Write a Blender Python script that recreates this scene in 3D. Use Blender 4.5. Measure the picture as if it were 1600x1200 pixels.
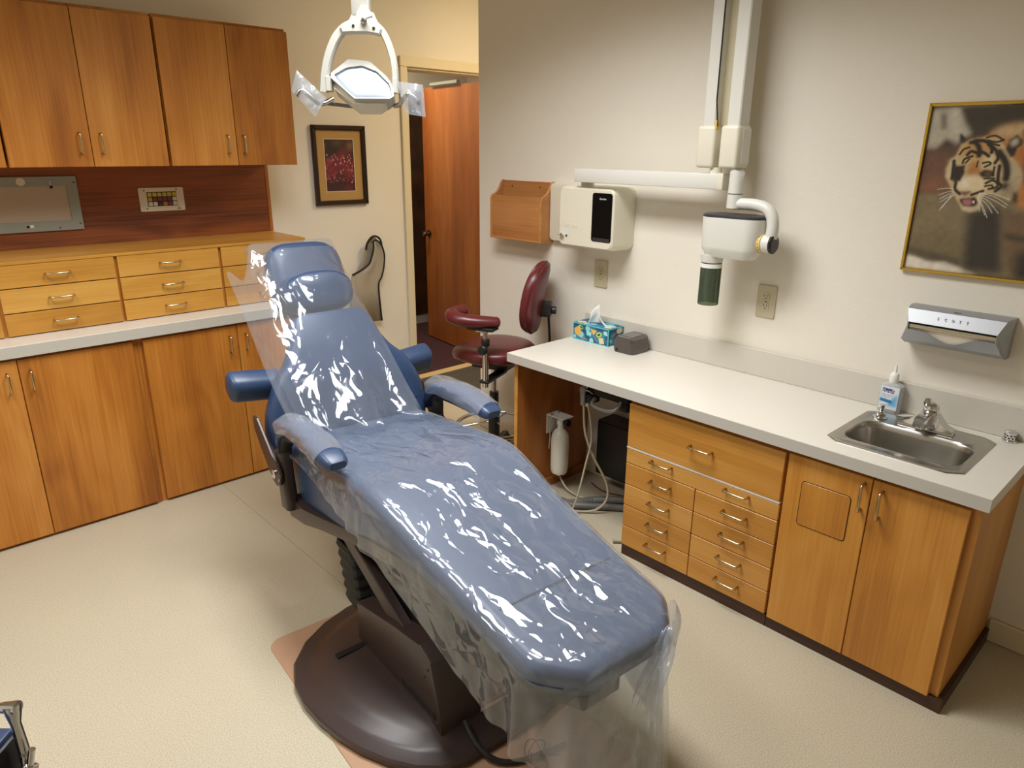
import bpy, bmesh, math, random
import numpy as np
from mathutils import Vector, Matrix

random.seed(7)
scene = bpy.context.scene
for o in list(bpy.data.objects):
    bpy.data.objects.remove(o)
COL = scene.collection
PI = math.pi

# ------------------------------------------------------------------ camera
cam_data = bpy.data.cameras.new('camera')
cam_data.sensor_fit = 'HORIZONTAL'
cam_data.sensor_width = 36.0
cam_data.lens = 24.813
cam_data.clip_start = 0.02
cam = bpy.data.objects.new('camera', cam_data)
COL.objects.link(cam)
_r = Vector((0.72882, -0.68466, 0.00814)); _u = Vector((0.21208, 0.23702, 0.94807)); _f = Vector((0.65103, 0.68925, -0.31795))
cam.matrix_world = Matrix(((_r.x, _u.x, -_f.x, 0), (_r.y, _u.y, -_f.y, 0), (_r.z, _u.z, -_f.z, 1.6), (0, 0, 0, 1)))
scene.camera = cam

# ------------------------------------------------------------------ world and light
world = bpy.data.worlds.new('world')
world.use_nodes = True
world.node_tree.nodes['Background'].inputs[0].default_value = (1.0, 0.93, 0.82, 1)
world.node_tree.nodes['Background'].inputs[1].default_value = 0.05
scene.world = world
scene.view_settings.view_transform = 'Standard'
scene.view_settings.look = 'None'
scene.view_settings.exposure = 0.0
scene.view_settings.gamma = 1.0
scene.view_settings.use_curve_mapping = False
CEIL = 2.62
TROFFERS = [(-0.12, 2.05, 25.0), (1.28, 1.75, 46.0)]      # x, y, watts of the ceiling light panels
PANEL_W, PANEL_L = 0.56, 1.16
LIGHT_COLOUR = (0.975, 0.985, 1.0)


def area_light(name, loc, sx, sy, watts, colour, spread=180):
    l = bpy.data.lights.new(name, 'AREA')
    l.shape = 'RECTANGLE'; l.size = sx; l.size_y = sy
    l.energy = watts; l.color = colour; l.spread = math.radians(spread)
    o = bpy.data.objects.new(name, l)
    COL.objects.link(o); o.location = loc
    return o


for (lx, ly, lw) in TROFFERS:
    area_light('ceiling_panel_light', (lx, ly, CEIL - 0.012), PANEL_W, PANEL_L, lw, LIGHT_COLOUR, 139)      # louvred panels: cut off towards the upper walls
area_light('vestibule_light', (3.20, 2.70, CEIL - 0.03), 0.30, 0.30, 21.0, (1.0, 0.80, 0.52))
area_light('hall_light', (3.00, 4.75, 2.50), 0.30, 0.30, 20.0, (1.0, 0.84, 0.62))


# ------------------------------------------------------------------ materials
def lin(h):
    h = h.lstrip('#')
    c = [int(h[i:i + 2], 16) / 255 for i in (0, 2, 4)]
    return tuple(x / 12.92 if x <= 0.04045 else ((x + 0.055) / 1.055) ** 2.4 for x in c)


def mat_base(name):
    m = bpy.data.materials.new(name)
    m.use_nodes = True
    nt = m.node_tree
    return m, nt, nt.nodes['Principled BSDF']


def nn(nt, t, **kw):
    n = nt.nodes.new(t)
    for k, v in kw.items():
        setattr(n, k, v)
    return n


def plain(name, hexcol, rough=0.5, metal=0.0, bump=0.0, bscale=200.0, coat=0.0, var=0.03, spec=0.5, vscale=6.0):
    """A procedural material: a colour with slight mottling, and fine relief if asked."""
    m, nt, b = mat_base(name)
    c = lin(hexcol)
    b.inputs['Roughness'].default_value = rough
    b.inputs['Metallic'].default_value = metal
    b.inputs['Coat Weight'].default_value = coat
    b.inputs['Specular IOR Level'].default_value = spec
    tc = nn(nt, 'ShaderNodeTexCoord')
    no = nn(nt, 'ShaderNodeTexNoise'); no.inputs['Scale'].default_value = vscale; no.inputs['Detail'].default_value = 4
    nt.links.new(tc.outputs['Object'], no.inputs['Vector'])
    mx = nn(nt, 'ShaderNodeMix', data_type='RGBA')
    mx.inputs['A'].default_value = (*[x * (1 - var) for x in c], 1)
    mx.inputs['B'].default_value = (*[min(1, x * (1 + var)) for x in c], 1)
    nt.links.new(no.outputs['Fac'], mx.inputs['Factor'])
    nt.links.new(mx.outputs['Result'], b.inputs['Base Color'])
    if bump:
        n2 = nn(nt, 'ShaderNodeTexNoise'); n2.inputs['Scale'].default_value = bscale; n2.inputs['Detail'].default_value = 3
        bp = nn(nt, 'ShaderNodeBump'); bp.inputs['Strength'].default_value = bump; bp.inputs['Distance'].default_value = 0.002
        nt.links.new(tc.outputs['Object'], n2.inputs['Vector'])
        nt.links.new(n2.outputs['Fac'], bp.inputs['Height'])
        nt.links.new(bp.outputs['Normal'], b.inputs['Normal'])
    return m


def wood(name, dark, mid, light, axis, rough=0.38, freq=1.0, contrast=1.0):
    """Flat-sawn veneer with the grain running along the local axis."""
    m, nt, b = mat_base(name)
    L = nt.links.new
    tc = nn(nt, 'ShaderNodeTexCoord'); oi = nn(nt, 'ShaderNodeObjectInfo')
    off = nn(nt, 'ShaderNodeVectorMath', operation='SCALE'); off.inputs[0].default_value = (7.3, 5.1, 9.7)
    L(oi.outputs['Random'], off.inputs['Scale'])
    add = nn(nt, 'ShaderNodeVectorMath', operation='ADD')
    L(tc.outputs['Object'], add.inputs[0]); L(off.outputs['Vector'], add.inputs[1])

    def mapped(across, along):
        mp = nn(nt, 'ShaderNodeVectorMath', operation='MULTIPLY')
        s = [across] * 3; s['xyz'.index(axis)] = along
        mp.inputs[1].default_value = s
        L(add.outputs['Vector'], mp.inputs[0])
        return mp.outputs['Vector']
    fine = nn(nt, 'ShaderNodeTexNoise'); fine.inputs['Scale'].default_value = 1; fine.inputs['Detail'].default_value = 5; fine.inputs['Roughness'].default_value = 0.65
    L(mapped(120 * freq, 2.6 * freq), fine.inputs['Vector'])
    warp = nn(nt, 'ShaderNodeTexNoise'); warp.inputs['Scale'].default_value = 1; warp.inputs['Detail'].default_value = 2
    L(mapped(3.2 * freq, 0.9 * freq), warp.inputs['Vector'])
    wm = nn(nt, 'ShaderNodeMath', operation='MULTIPLY'); wm.inputs[1].default_value = 9.0
    L(warp.outputs['Fac'], wm.inputs[0])
    sn = nn(nt, 'ShaderNodeMath', operation='SINE'); w2 = nn(nt, 'ShaderNodeMath', operation='MULTIPLY'); w2.inputs[1].default_value = 6.0
    L(wm.outputs[0], w2.inputs[0]); L(w2.outputs[0], sn.inputs[0])
    tone = nn(nt, 'ShaderNodeTexNoise'); tone.inputs['Scale'].default_value = 1; tone.inputs['Detail'].default_value = 2
    L(mapped(6 * freq, 0.7 * freq), tone.inputs['Vector'])
    mixv = nn(nt, 'ShaderNodeMath', operation='MULTIPLY_ADD'); mixv.inputs[1].default_value = 0.035 * contrast
    L(sn.outputs[0], mixv.inputs[0]); L(tone.outputs['Fac'], mixv.inputs[2])
    fm = nn(nt, 'ShaderNodeMath', operation='MULTIPLY_ADD'); fm.inputs[1].default_value = 0.55 * contrast
    fs = nn(nt, 'ShaderNodeMath', operation='SUBTRACT'); fs.inputs[1].default_value = 0.5
    L(fine.outputs['Fac'], fs.inputs[0]); L(fs.outputs[0], fm.inputs[0]); L(mixv.outputs[0], fm.inputs[2])
    rv = nn(nt, 'ShaderNodeMath', operation='MULTIPLY_ADD'); rv.inputs[1].default_value = 0.12; rv.inputs[2].default_value = -0.06
    L(oi.outputs['Random'], rv.inputs[0])
    fa = nn(nt, 'ShaderNodeMath', operation='ADD'); L(fm.outputs[0], fa.inputs[0]); L(rv.outputs[0], fa.inputs[1])
    cr = nn(nt, 'ShaderNodeValToRGB')
    e = cr.color_ramp.elements
    e[0].position = 0.22; e[0].color = (*lin(dark), 1)
    e[1].position = 0.78; e[1].color = (*lin(light), 1)
    k = e.new(0.5); k.color = (*lin(mid), 1)
    L(fa.outputs[0], cr.inputs['Fac']); L(cr.outputs['Color'], b.inputs['Base Color'])
    b.inputs['Roughness'].default_value = rough
    bp = nn(nt, 'ShaderNodeBump'); bp.inputs['Strength'].default_value = 0.12; bp.inputs['Distance'].default_value = 0.001
    L(fine.outputs['Fac'], bp.inputs['Height']); L(bp.outputs['Normal'], b.inputs['Normal'])
    return m


def speckled(name, base, specks, rough, scale=420.0, amount=0.5, bump=0.0):
    m, nt, b = mat_base(name)
    L = nt.links.new
    tc = nn(nt, 'ShaderNodeTexCoord')
    n1 = nn(nt, 'ShaderNodeTexNoise'); n1.inputs['Scale'].default_value = scale; n1.inputs['Detail'].default_value = 3; n1.inputs['Roughness'].default_value = 0.7
    n2 = nn(nt, 'ShaderNodeTexNoise'); n2.inputs['Scale'].default_value = 2.2; n2.inputs['Detail'].default_value = 5
    L(tc.outputs['Object'], n1.inputs['Vector']); L(tc.outputs['Object'], n2.inputs['Vector'])
    cr = nn(nt, 'ShaderNodeValToRGB'); e = cr.color_ramp.elements
    e[0].position = 0.5 - 0.3 * amount; e[0].color = (*lin(specks), 1)
    e[1].position = 0.5 + 0.15 * amount; e[1].color = (*lin(base), 1)
    L(n1.outputs['Fac'], cr.inputs['Fac'])
    mx = nn(nt, 'ShaderNodeMix', data_type='RGBA', blend_type='MULTIPLY'); mx.inputs['Factor'].default_value = 0.10
    L(cr.outputs['Color'], mx.inputs['A']); L(n2.outputs['Fac'], mx.inputs['B'])
    L(mx.outputs['Result'], b.inputs['Base Color'])
    b.inputs['Roughness'].default_value = rough
    if bump:
        bp = nn(nt, 'ShaderNodeBump'); bp.inputs['Strength'].default_value = bump; bp.inputs['Distance'].default_value = 0.004
        L(n1.outputs['Fac'], bp.inputs['Height']); L(bp.outputs['Normal'], b.inputs['Normal'])
    return m


def film(name, tint='#f2f5fa', sheen=0.06, haze=0.20, rough=0.08, creases=8.0, bstr=1.0):
    """Thin clear polythene sheet: mostly see-through, a mirror sheen, a little milky scatter, sharp creases."""
    m, nt, b = mat_base(name)
    L = nt.links.new
    nt.nodes.remove(b)
    out = nt.nodes['Material Output']
    tr = nn(nt, 'ShaderNodeBsdfTransparent'); tr.inputs['Color'].default_value = (*lin(tint), 1)
    gl = nn(nt, 'ShaderNodeBsdfGlossy'); gl.inputs['Roughness'].default_value = rough; gl.inputs['Color'].default_value = (1, 1, 1, 1)
    df = nn(nt, 'ShaderNodeBsdfDiffuse'); df.inputs['Color'].default_value = (0.80, 0.86, 0.92, 1)
    tl = nn(nt, 'ShaderNodeBsdfTranslucent'); tl.inputs['Color'].default_value = (0.80, 0.86, 0.92, 1)
    dm = nn(nt, 'ShaderNodeMixShader'); dm.inputs[0].default_value = 0.5
    L(df.outputs[0], dm.inputs[1]); L(tl.outputs[0], dm.inputs[2])
    tc = nn(nt, 'ShaderNodeTexCoord')
    wn = nn(nt, 'ShaderNodeTexNoise'); wn.inputs['Scale'].default_value = 5.0; wn.inputs['Detail'].default_value = 2
    L(tc.outputs['Object'], wn.inputs['Vector'])
    ws = nn(nt, 'ShaderNodeVectorMath', operation='MULTIPLY_ADD'); ws.inputs[1].default_value = (0.16, 0.16, 0.16)
    L(wn.outputs['Color'], ws.inputs[0]); L(tc.outputs['Object'], ws.inputs[2])
    st = nn(nt, 'ShaderNodeVectorMath', operation='MULTIPLY'); st.inputs[1].default_value = (1.35, 0.50, 0.75)
    L(ws.outputs['Vector'], st.inputs[0])
    hs = []
    for sc_k, wt in ((creases, 0.85), (creases * 2.3, 0.20)):
        vo = nn(nt, 'ShaderNodeTexVoronoi', feature='DISTANCE_TO_EDGE'); vo.inputs['Scale'].default_value = sc_k
        L(st.outputs['Vector'], vo.inputs['Vector'])
        ml = nn(nt, 'ShaderNodeMath', operation='MULTIPLY'); ml.inputs[1].default_value = wt
        L(vo.outputs['Distance'], ml.inputs[0]); hs.append(ml)
    ad = nn(nt, 'ShaderNodeMath', operation='ADD'); L(hs[0].outputs[0], ad.inputs[0]); L(hs[1].outputs[0], ad.inputs[1])
    pn_ = nn(nt, 'ShaderNodeTexNoise'); pn_.inputs['Scale'].default_value = 7.0; pn_.inputs['Detail'].default_value = 2
    L(tc.outputs['Object'], pn_.inputs['Vector'])
    pr_ = nn(nt, 'ShaderNodeMapRange'); pr_.inputs['From Min'].default_value = 0.10; pr_.inputs['From Max'].default_value = 0.66
    L(pn_.outputs['Fac'], pr_.inputs['Value'])
    ps_ = nn(nt, 'ShaderNodeMath', operation='MULTIPLY'); ps_.inputs[1].default_value = bstr
    L(pr_.outputs['Result'], ps_.inputs[0])
    bp = nn(nt, 'ShaderNodeBump'); bp.inputs['Distance'].default_value = 0.04
    L(ps_.outputs[0], bp.inputs['Strength'])
    L(ad.outputs[0], bp.inputs['Height'])
    L(bp.outputs['Normal'], gl.inputs['Normal'])
    lw = nn(nt, 'ShaderNodeLayerWeight'); lw.inputs['Blend'].default_value = 0.5
    L(bp.outputs['Normal'], lw.inputs['Normal'])
    pw_ = nn(nt, 'ShaderNodeMath', operation='POWER'); pw_.inputs[1].default_value = 4.0
    L(lw.outputs['Facing'], pw_.inputs[0])
    fm = nn(nt, 'ShaderNodeMath', operation='MULTIPLY_ADD'); fm.inputs[1].default_value = 0.60; fm.inputs[2].default_value = sheen; fm.use_clamp = True
    L(pw_.outputs[0], fm.inputs[0])
    m1 = nn(nt, 'ShaderNodeMixShader'); m1.inputs[0].default_value = haze
    L(tr.outputs[0], m1.inputs[1]); L(dm.outputs[0], m1.inputs[2])
    m2 = nn(nt, 'ShaderNodeMixShader')
    L(fm.outputs[0], m2.inputs[0]); L(m1.outputs[0], m2.inputs[1]); L(gl.outputs[0], m2.inputs[2])
    L(m2.outputs[0], out.inputs['Surface'])
    return m


def vcol(name, rough=0.35, coat=0.0):
    """Flat print: colours stored on the mesh itself."""
    m, nt, b = mat_base(name)
    a = nn(nt, 'ShaderNodeVertexColor', layer_name='print')
    no = nn(nt, 'ShaderNodeTexNoise'); no.inputs['Scale'].default_value = 90
    mx = nn(nt, 'ShaderNodeMix', data_type='RGBA', blend_type='MULTIPLY'); mx.inputs['Factor'].default_value = 0.06
    nt.links.new(a.outputs['Color'], mx.inputs['A']); nt.links.new(no.outputs['Fac'], mx.inputs['B'])
    nt.links.new(mx.outputs['Result'], b.inputs['Base Color'])
    b.inputs['Roughness'].default_value = rough; b.inputs['Coat Weight'].default_value = coat
    return m


M = {}
M['wall'] = plain('wall_paint', '#e6dfd0', rough=0.75, bump=0.25, bscale=160, var=0.012, spec=0.25)
M['ceiling'] = plain('ceiling_paint', '#e6e0d0', rough=0.9, var=0.01)
M['trim'] = plain('trim_paint', '#e0d3b4', rough=0.45, var=0.012)
M['floor'] = speckled('speckled_vinyl', '#c9bfa7', '#a2967c', 0.42, scale=270, amount=0.60)
M['seam'] = plain('floor_seam', '#9c8c68', rough=0.6)
M['carpet_purple'] = speckled('purple_carpet', '#4a2730', '#2b141b', 0.95, scale=160, amount=0.8, bump=0.6)
M['mat_carpet'] = speckled('mat_carpet', '#5c5448', '#322c24', 0.95, scale=150, amount=0.8, bump=0.7)
M['rubber_grey'] = plain('grey_rubber', '#5a5658', rough=0.6)
M['threshold'] = plain('threshold_strip', '#d8bd86', rough=0.4)
M['oak_v'] = wood('oak_upright', '#935318', '#bb762a', '#cf8f42', 'z')
M['oak_h'] = wood('oak_level_x', '#b07a2c', '#c9903c', '#d8a552', 'x')
M['oak_hy'] = wood('oak_level_y', '#b0762c', '#c88c3e', '#d49f54', 'y')
M['oak_vr'] = wood('oak_upright_right', '#ad6e28', '#c88836', '#d69c4e', 'z')
M['oak_back'] = wood('oak_backboard', '#5c2a0c', '#88481c', '#9a5826', 'x', freq=0.8, contrast=1.7, rough=0.5)
M['oak_side'] = wood('oak_side_panel', '#7a4010', '#a2622a', '#b3753a', 'z')
M['door_wood'] = wood('door_veneer', '#8a4a1c', '#a55f2a', '#b57238', 'z', rough=0.32)
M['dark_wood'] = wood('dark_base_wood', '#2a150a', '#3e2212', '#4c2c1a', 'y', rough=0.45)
M['rack_wood'] = wood('rack_wood', '#9a5e2e', '#b57a44', '#c48d58', 'y', rough=0.45)
M['gap_shade'] = plain('cabinet_shadow_gap', '#2c1808', rough=0.7)  # dark colour painted in for the shade in the access panel's joint
M['laminate'] = plain('white_laminate', '#dcd6c9', rough=0.30, var=0.008)
M['laminate_edge'] = plain('laminate_edge', '#c2bdb2', rough=0.4, var=0.01)
M['splash'] = plain('laminate_splash', '#cdc7ba', rough=0.4, var=0.01)
M['pull'] = plain('satin_pull', '#c9b48c', rough=0.22, metal=1.0)
M['bronze'] = plain('bronze_knob', '#6a5a48', rough=0.2, metal=1.0)
M['chrome'] = plain('chrome', '#d8d8da', rough=0.07, metal=1.0)
M['steel'] = plain('brushed_steel', '#b4b1aa', rough=0.27, metal=1.0, bump=0.04, bscale=400)
M['alu'] = plain('satin_aluminium', '#a2a4a6', rough=0.45, metal=0.55)
M['gold'] = plain('gold_frame', '#c9a648', rough=0.25, metal=1.0)
M['navy'] = plain('navy_vinyl', '#2d405f', rough=0.38, bump=0.03, bscale=260, var=0.05)
M['navy_dark'] = plain('navy_piping', '#24385c', rough=0.4)
M['burgundy'] = plain('burgundy_vinyl', '#5e1f22', rough=0.32, bump=0.08, bscale=260, var=0.06)
M['brown_metal'] = plain('brown_painted_metal', '#3a2d29', rough=0.33, var=0.06, bump=0.05, bscale=300)
M['brown_flat'] = plain('brown_plastic', '#2c211e', rough=0.5)
M['black'] = plain('black_plastic', '#131212', rough=0.42)
M['black_gloss'] = plain('black_panel', '#08080a', rough=0.35, spec=0.15)
M['rubber'] = plain('black_rubber', '#16130f', rough=0.6, bump=0.1)
M['ivory'] = plain('ivory_plastic', '#e0dac6', rough=0.35, var=0.01)
M['xwhite'] = plain('unit_white', '#dcdad0', rough=0.38, var=0.01)
M['plate'] = plain('beige_plate', '#c3b899', rough=0.4)
M['white'] = plain('white_plastic', '#eceae2', rough=0.3, var=0.01)
M['lamp_white'] = plain('lamp_white', '#b2b0a6', rough=0.3, var=0.01)
M['lens'] = plain('lamp_lens', '#a8b2c2', rough=0.25, var=0.005, coat=0.2)
M['bottle'] = plain('milky_bottle', '#e9e5d8', rough=0.35)
M['grey_steel'] = plain('grey_viewer_steel', '#9aa096', rough=0.4, metal=0.25)
M['opal'] = plain('opal_screen', '#b8ab98', rough=0.3)
M['dark_frame'] = wood('walnut_frame', '#1c0e08', '#2c170d', '#3a2114', 'z', rough=0.3)
M['mat_board'] = plain('tan_mat_board', '#b08a50', rough=0.8)
M['apron'] = plain('grey_apron', '#a79c88', rough=0.7, bump=0.15, bscale=600)
M['screw'] = plain('dark_screw', '#4c463a', rough=0.35, metal=0.8)
M['print'] = vcol('photo_print', rough=0.30, coat=0.25)
M['carton'] = vcol('printed_carton', rough=0.5)
M['label'] = vcol('printed_label', rough=0.35)
M['tissue'] = plain('tissue_paper', '#eeece8', rough=0.9)
M['paper'] = plain('paper_towel', '#e6dccb', rough=0.9)
M['smoke'] = plain('smoky_plastic', '#4b423e', rough=0.22, coat=0.3)
M['floor_mat'] = plain('tan_floor_plate', '#b08c70', rough=0.35, var=0.06)
M['hose_grey'] = plain('grey_hose', '#6c6a66', rough=0.5)
M['hose_tan'] = plain('tan_tube', '#bdb49a', rough=0.45)
M['cable_red'] = plain('red_cable', '#6a2018', rough=0.5)
M['red_label'] = plain('red_label', '#7a2018', rough=0.5)
M['yellow_ring'] = plain('yellow_scale_ring', '#d9bb6e', rough=0.45)
M['charcoal'] = plain('charcoal_plastic', '#34343a', rough=0.35)
M['text_white'] = plain('white_lettering', '#e8e8e8', rough=0.5)
M['text_grey'] = plain('grey_lettering', '#6c6a64', rough=0.5)
M['emit_panel'] = plain('troffer_lens', '#f4f2ea', rough=0.4)
M['film'] = film('clear_polythene')
M['film_head'] = film('clear_bag', haze=0.14, sheen=0.05, creases=6.5, bstr=0.6)
M['film_soft'] = film('clear_sleeve', haze=0.26, sheen=0.08, rough=0.12, creases=30, bstr=0.2)


def green_tube():
    """Tinted see-through acrylic tube wall."""
    m, nt, b = mat_base('green_acrylic')
    L = nt.links.new
    nt.nodes.remove(b)
    tr = nn(nt, 'ShaderNodeBsdfTransparent'); gl = nn(nt, 'ShaderNodeBsdfGlossy'); df = nn(nt, 'ShaderNodeBsdfDiffuse')
    gl.inputs['Roughness'].default_value = 0.08
    df.inputs['Color'].default_value = (*lin('#66735f'), 1)
    no = nn(nt, 'ShaderNodeTexNoise'); no.inputs['Scale'].default_value = 4
    mx = nn(nt, 'ShaderNodeMix', data_type='RGBA')
    mx.inputs['A'].default_value = (*lin('#aebba6'), 1); mx.inputs['B'].default_value = (*lin('#b6c2ae'), 1)
    L(no.outputs['Fac'], mx.inputs['Factor']); L(mx.outputs['Result'], tr.inputs['Color'])
    m1 = nn(nt, 'ShaderNodeMixShader'); m1.inputs[0].default_value = 0.30
    L(tr.outputs[0], m1.inputs[1]); L(df.outputs[0], m1.inputs[2])
    m2 = nn(nt, 'ShaderNodeMixShader'); m2.inputs[0].default_value = 0.06
    L(m1.outputs[0], m2.inputs[1]); L(gl.outputs[0], m2.inputs[2])
    L(m2.outputs[0], nt.nodes['Material Output'].inputs['Surface'])
    return m


def clear_gel():
    m, nt, b = mat_base('clear_gel')
    b.inputs['Roughness'].default_value = 0.08
    b.inputs['Transmission Weight'].default_value = 0.55
    b.inputs['IOR'].default_value = 1.15
    no = nn(nt, 'ShaderNodeTexNoise'); no.inputs['Scale'].default_value = 12
    mx = nn(nt, 'ShaderNodeMix', data_type='RGBA')
    mx.inputs['A'].default_value = (*lin('#dfe4e4'), 1); mx.inputs['B'].default_value = (*lin('#eef2f2'), 1)
    nt.links.new(no.outputs['Fac'], mx.inputs['Factor']); nt.links.new(mx.outputs['Result'], b.inputs['Base Color'])
    return m


M['green_tube'] = green_tube()
M['gel'] = clear_gel()


# ------------------------------------------------------------------ mesh helpers
def link(name, me, mat, parent=None, smooth=False):
    o = bpy.data.objects.new(name, me)
    COL.objects.link(o)
    if mat is not None and not me.materials:
        me.materials.append(M[mat] if isinstance(mat, str) else mat)
    if parent is not None:
        o.parent = parent
    if smooth:
        me.polygons.foreach_set('use_smooth', [True] * len(me.polygons))
        me.update()
    return o


def from_bm(name, bm, mat, parent=None, smooth=False):
    bmesh.ops.recalc_face_normals(bm, faces=bm.faces)
    me = bpy.data.meshes.new(name)
    bm.to_mesh(me); bm.free()
    return link(name, me, mat, parent, smooth)


def smooth_by_angle(o, deg=35):
    me = o.data
    me.polygons.foreach_set('use_smooth', [True] * len(me.polygons))
    bm = bmesh.new(); bm.from_mesh(me)
    lim = math.radians(deg)
    for e in bm.edges:
        e.smooth = len(e.link_faces) != 2 or e.calc_face_angle(0) < lim
    bm.to_mesh(me); bm.free()
    return o


def add_box(bm, lo, hi, bevel=0.0, seg=1):
    v = [bm.verts.new((x, y, z)) for x in (lo[0], hi[0]) for y in (lo[1], hi[1]) for z in (lo[2], hi[2])]
    fs = [bm.faces.new([v[i] for i in f]) for f in ((0, 1, 3, 2), (4, 6, 7, 5), (0, 4, 5, 1), (2, 3, 7, 6), (0, 2, 6, 4), (1, 5, 7, 3))]
    if bevel:
        es = list({e for f in fs for e in f.edges})
        bmesh.ops.bevel(bm, geom=es, offset=bevel, segments=seg, affect='EDGES', profile=0.5)


def box(name, lo, hi, mat, parent=None, bevel=0.0, seg=1):
    lo, hi = [min(a, b) for a, b in zip(lo, hi)], [max(a, b) for a, b in zip(lo, hi)]
    bm = bmesh.new(); add_box(bm, lo, hi, bevel, seg)
    o = from_bm(name, bm, mat, parent)
    return smooth_by_angle(o, 40) if seg > 1 else o


def catmull(pts, sub=6, closed=False):
    P = [Vector(p) for p in pts]
    n = len(P); out = []
    for i in range(n if closed else n - 1):
        p0 = P[(i - 1) % n] if closed or i > 0 else P[0]
        p1 = P[i]; p2 = P[(i + 1) % n]
        p3 = P[(i + 2) % n] if closed or i + 2 < n else P[-1]
        for k in range(sub):
            t = k / sub
            out.append(0.5 * ((2 * p1) + (p2 - p0) * t + (2 * p0 - 5 * p1 + 4 * p2 - p3) * t * t + (3 * p1 - p0 - 3 * p2 + p3) * t ** 3))
    if not closed:
        out.append(P[-1])
    return out


def add_tube(bm, pts, rad, n=10, closed=False, caps=True, flat=1.0):
    """Sweep a round (or flattened) section along the points; rad is one value or one for each point."""
    P = [Vector(p) for p in pts]; m = len(P)
    R = rad if isinstance(rad, (list, tuple)) else [rad] * m
    rings = []; up = None
    for i in range(m):
        if closed:
            d = P[(i + 1) % m] - P[i - 1]
        else:
            d = P[min(i + 1, m - 1)] - P[max(i - 1, 0)]
        d.normalize()
        if up is None:
            up = Vector((0, 0, 1)) if abs(d.z) < 0.9 else Vector((1, 0, 0))
        sx = d.cross(up); sx.normalize(); up = sx.cross(d); up.normalize()
        rings.append([bm.verts.new(P[i] + sx * (R[i] * math.cos(2 * PI * k / n)) + up * (flat * R[i] * math.sin(2 * PI * k / n))) for k in range(n)])
    for i in range(m if closed else m - 1):
        a, b = rings[i], rings[(i + 1) % m]
        for k in range(n):
            bm.faces.new((a[k], a[(k + 1) % n], b[(k + 1) % n], b[k]))
    if caps and not closed:
        bm.faces.new(rings[0][::-1]); bm.faces.new(rings[-1])


def tube(name, pts, rad, mat, parent=None, n=10, closed=False, flat=1.0):
    bm = bmesh.new(); add_tube(bm, pts, rad, n, closed, True, flat)
    return smooth_by_angle(from_bm(name, bm, mat, parent), 50)


def add_lathe(bm, prof, n=24, origin=(0, 0, 0), axis='z'):
    o = Vector(origin); rings = []
    ax = {'z': lambda r, a, h: Vector((r * math.cos(a), r * math.sin(a), h)),
          'x': lambda r, a, h: Vector((h, r * math.cos(a), r * math.sin(a))),
          'y': lambda r, a, h: Vector((r * math.cos(a), h, r * math.sin(a)))}[axis]
    for r, h in prof:
        if r < 1e-6:
            rings.append([bm.verts.new(o + ax(0, 0, h))])
        else:
            rings.append([bm.verts.new(o + ax(r, 2 * PI * k / n, h)) for k in range(n)])
    for a, b in zip(rings, rings[1:]):
        for k in range(n):
            k2 = (k + 1) % n
            if len(a) == 1 and len(b) == 1:
                continue
            if len(a) == 1:
                bm.faces.new((a[0], b[k2], b[k]))
            elif len(b) == 1:
                bm.faces.new((a[k], a[k2], b[0]))
            else:
                bm.faces.new((a[k], a[k2], b[k2], b[k]))
    if len(rings[0]) > 1:
        bm.faces.new(rings[0][::-1])
    if len(rings[-1]) > 1:
        bm.faces.new(rings[-1])


def lathe(name, prof, mat, parent=None, n=24, origin=(0, 0, 0), axis='z', deg=35):
    bm = bmesh.new(); add_lathe(bm, prof, n, origin, axis)
    return smooth_by_angle(from_bm(name, bm, mat, parent), deg)


def loft(name, rings, mat, parent=None, cap=True, closed=False, deg=40, subsurf=0):
    bm = bmesh.new()
    V = [[bm.verts.new(p) for p in r] for r in rings]
    n = len(rings[0])
    for i in range(len(V) if closed else len(V) - 1):
        a, b = V[i], V[(i + 1) % len(V)]
        for k in range(n):
            bm.faces.new((a[k], a[(k + 1) % n], b[(k + 1) % n], b[k]))
    if cap and not closed:
        bm.faces.new(V[0][::-1]); bm.faces.new(V[-1])
    o = smooth_by_angle(from_bm(name, bm, mat, parent), deg)
    if subsurf:
        md = o.modifiers.new('sub', 'SUBSURF'); md.levels = subsurf; md.render_levels = subsurf
    return o


def prism(name, poly, mapper, d0, d1, mat, parent=None, bevel=0.0, deg=30, seg=1):
    """Extrude a 2D outline; mapper(u, v, d) gives the 3D point."""
    bm = bmesh.new()
    a = [bm.verts.new(mapper(u, v, d0)) for u, v in poly]
    b = [bm.verts.new(mapper(u, v, d1)) for u, v in poly]
    n = len(poly)
    f0 = bm.faces.new(a); f1 = bm.faces.new(b[::-1])
    for k in range(n):
        bm.faces.new((a[k], b[k], b[(k + 1) % n], a[(k + 1) % n]))
    bmesh.ops.recalc_face_normals(bm, faces=bm.faces)
    if bevel:
        es = list(set(f0.edges) | set(f1.edges))
        bmesh.ops.bevel(bm, geom=es, offset=bevel, segments=seg, affect='EDGES', profile=0.5)
    return smooth_by_angle(from_bm(name, bm, mat, parent), deg)


def rrect(w, h, r, n=4, cx=0.0, cy=0.0):
    """Rounded rectangle outline, full width w and height h."""
    out = []
    for sx, sy, a0 in ((1, 1, 0), (-1, 1, PI / 2), (-1, -1, PI), (1, -1, 1.5 * PI)):
        for k in range(n + 1):
            a = a0 + PI / 2 * k / n
            out.append((cx + sx * (w / 2 - r) + r * math.cos(a), cy + sy * (h / 2 - r) + r * math.sin(a)))
    return out


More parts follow.
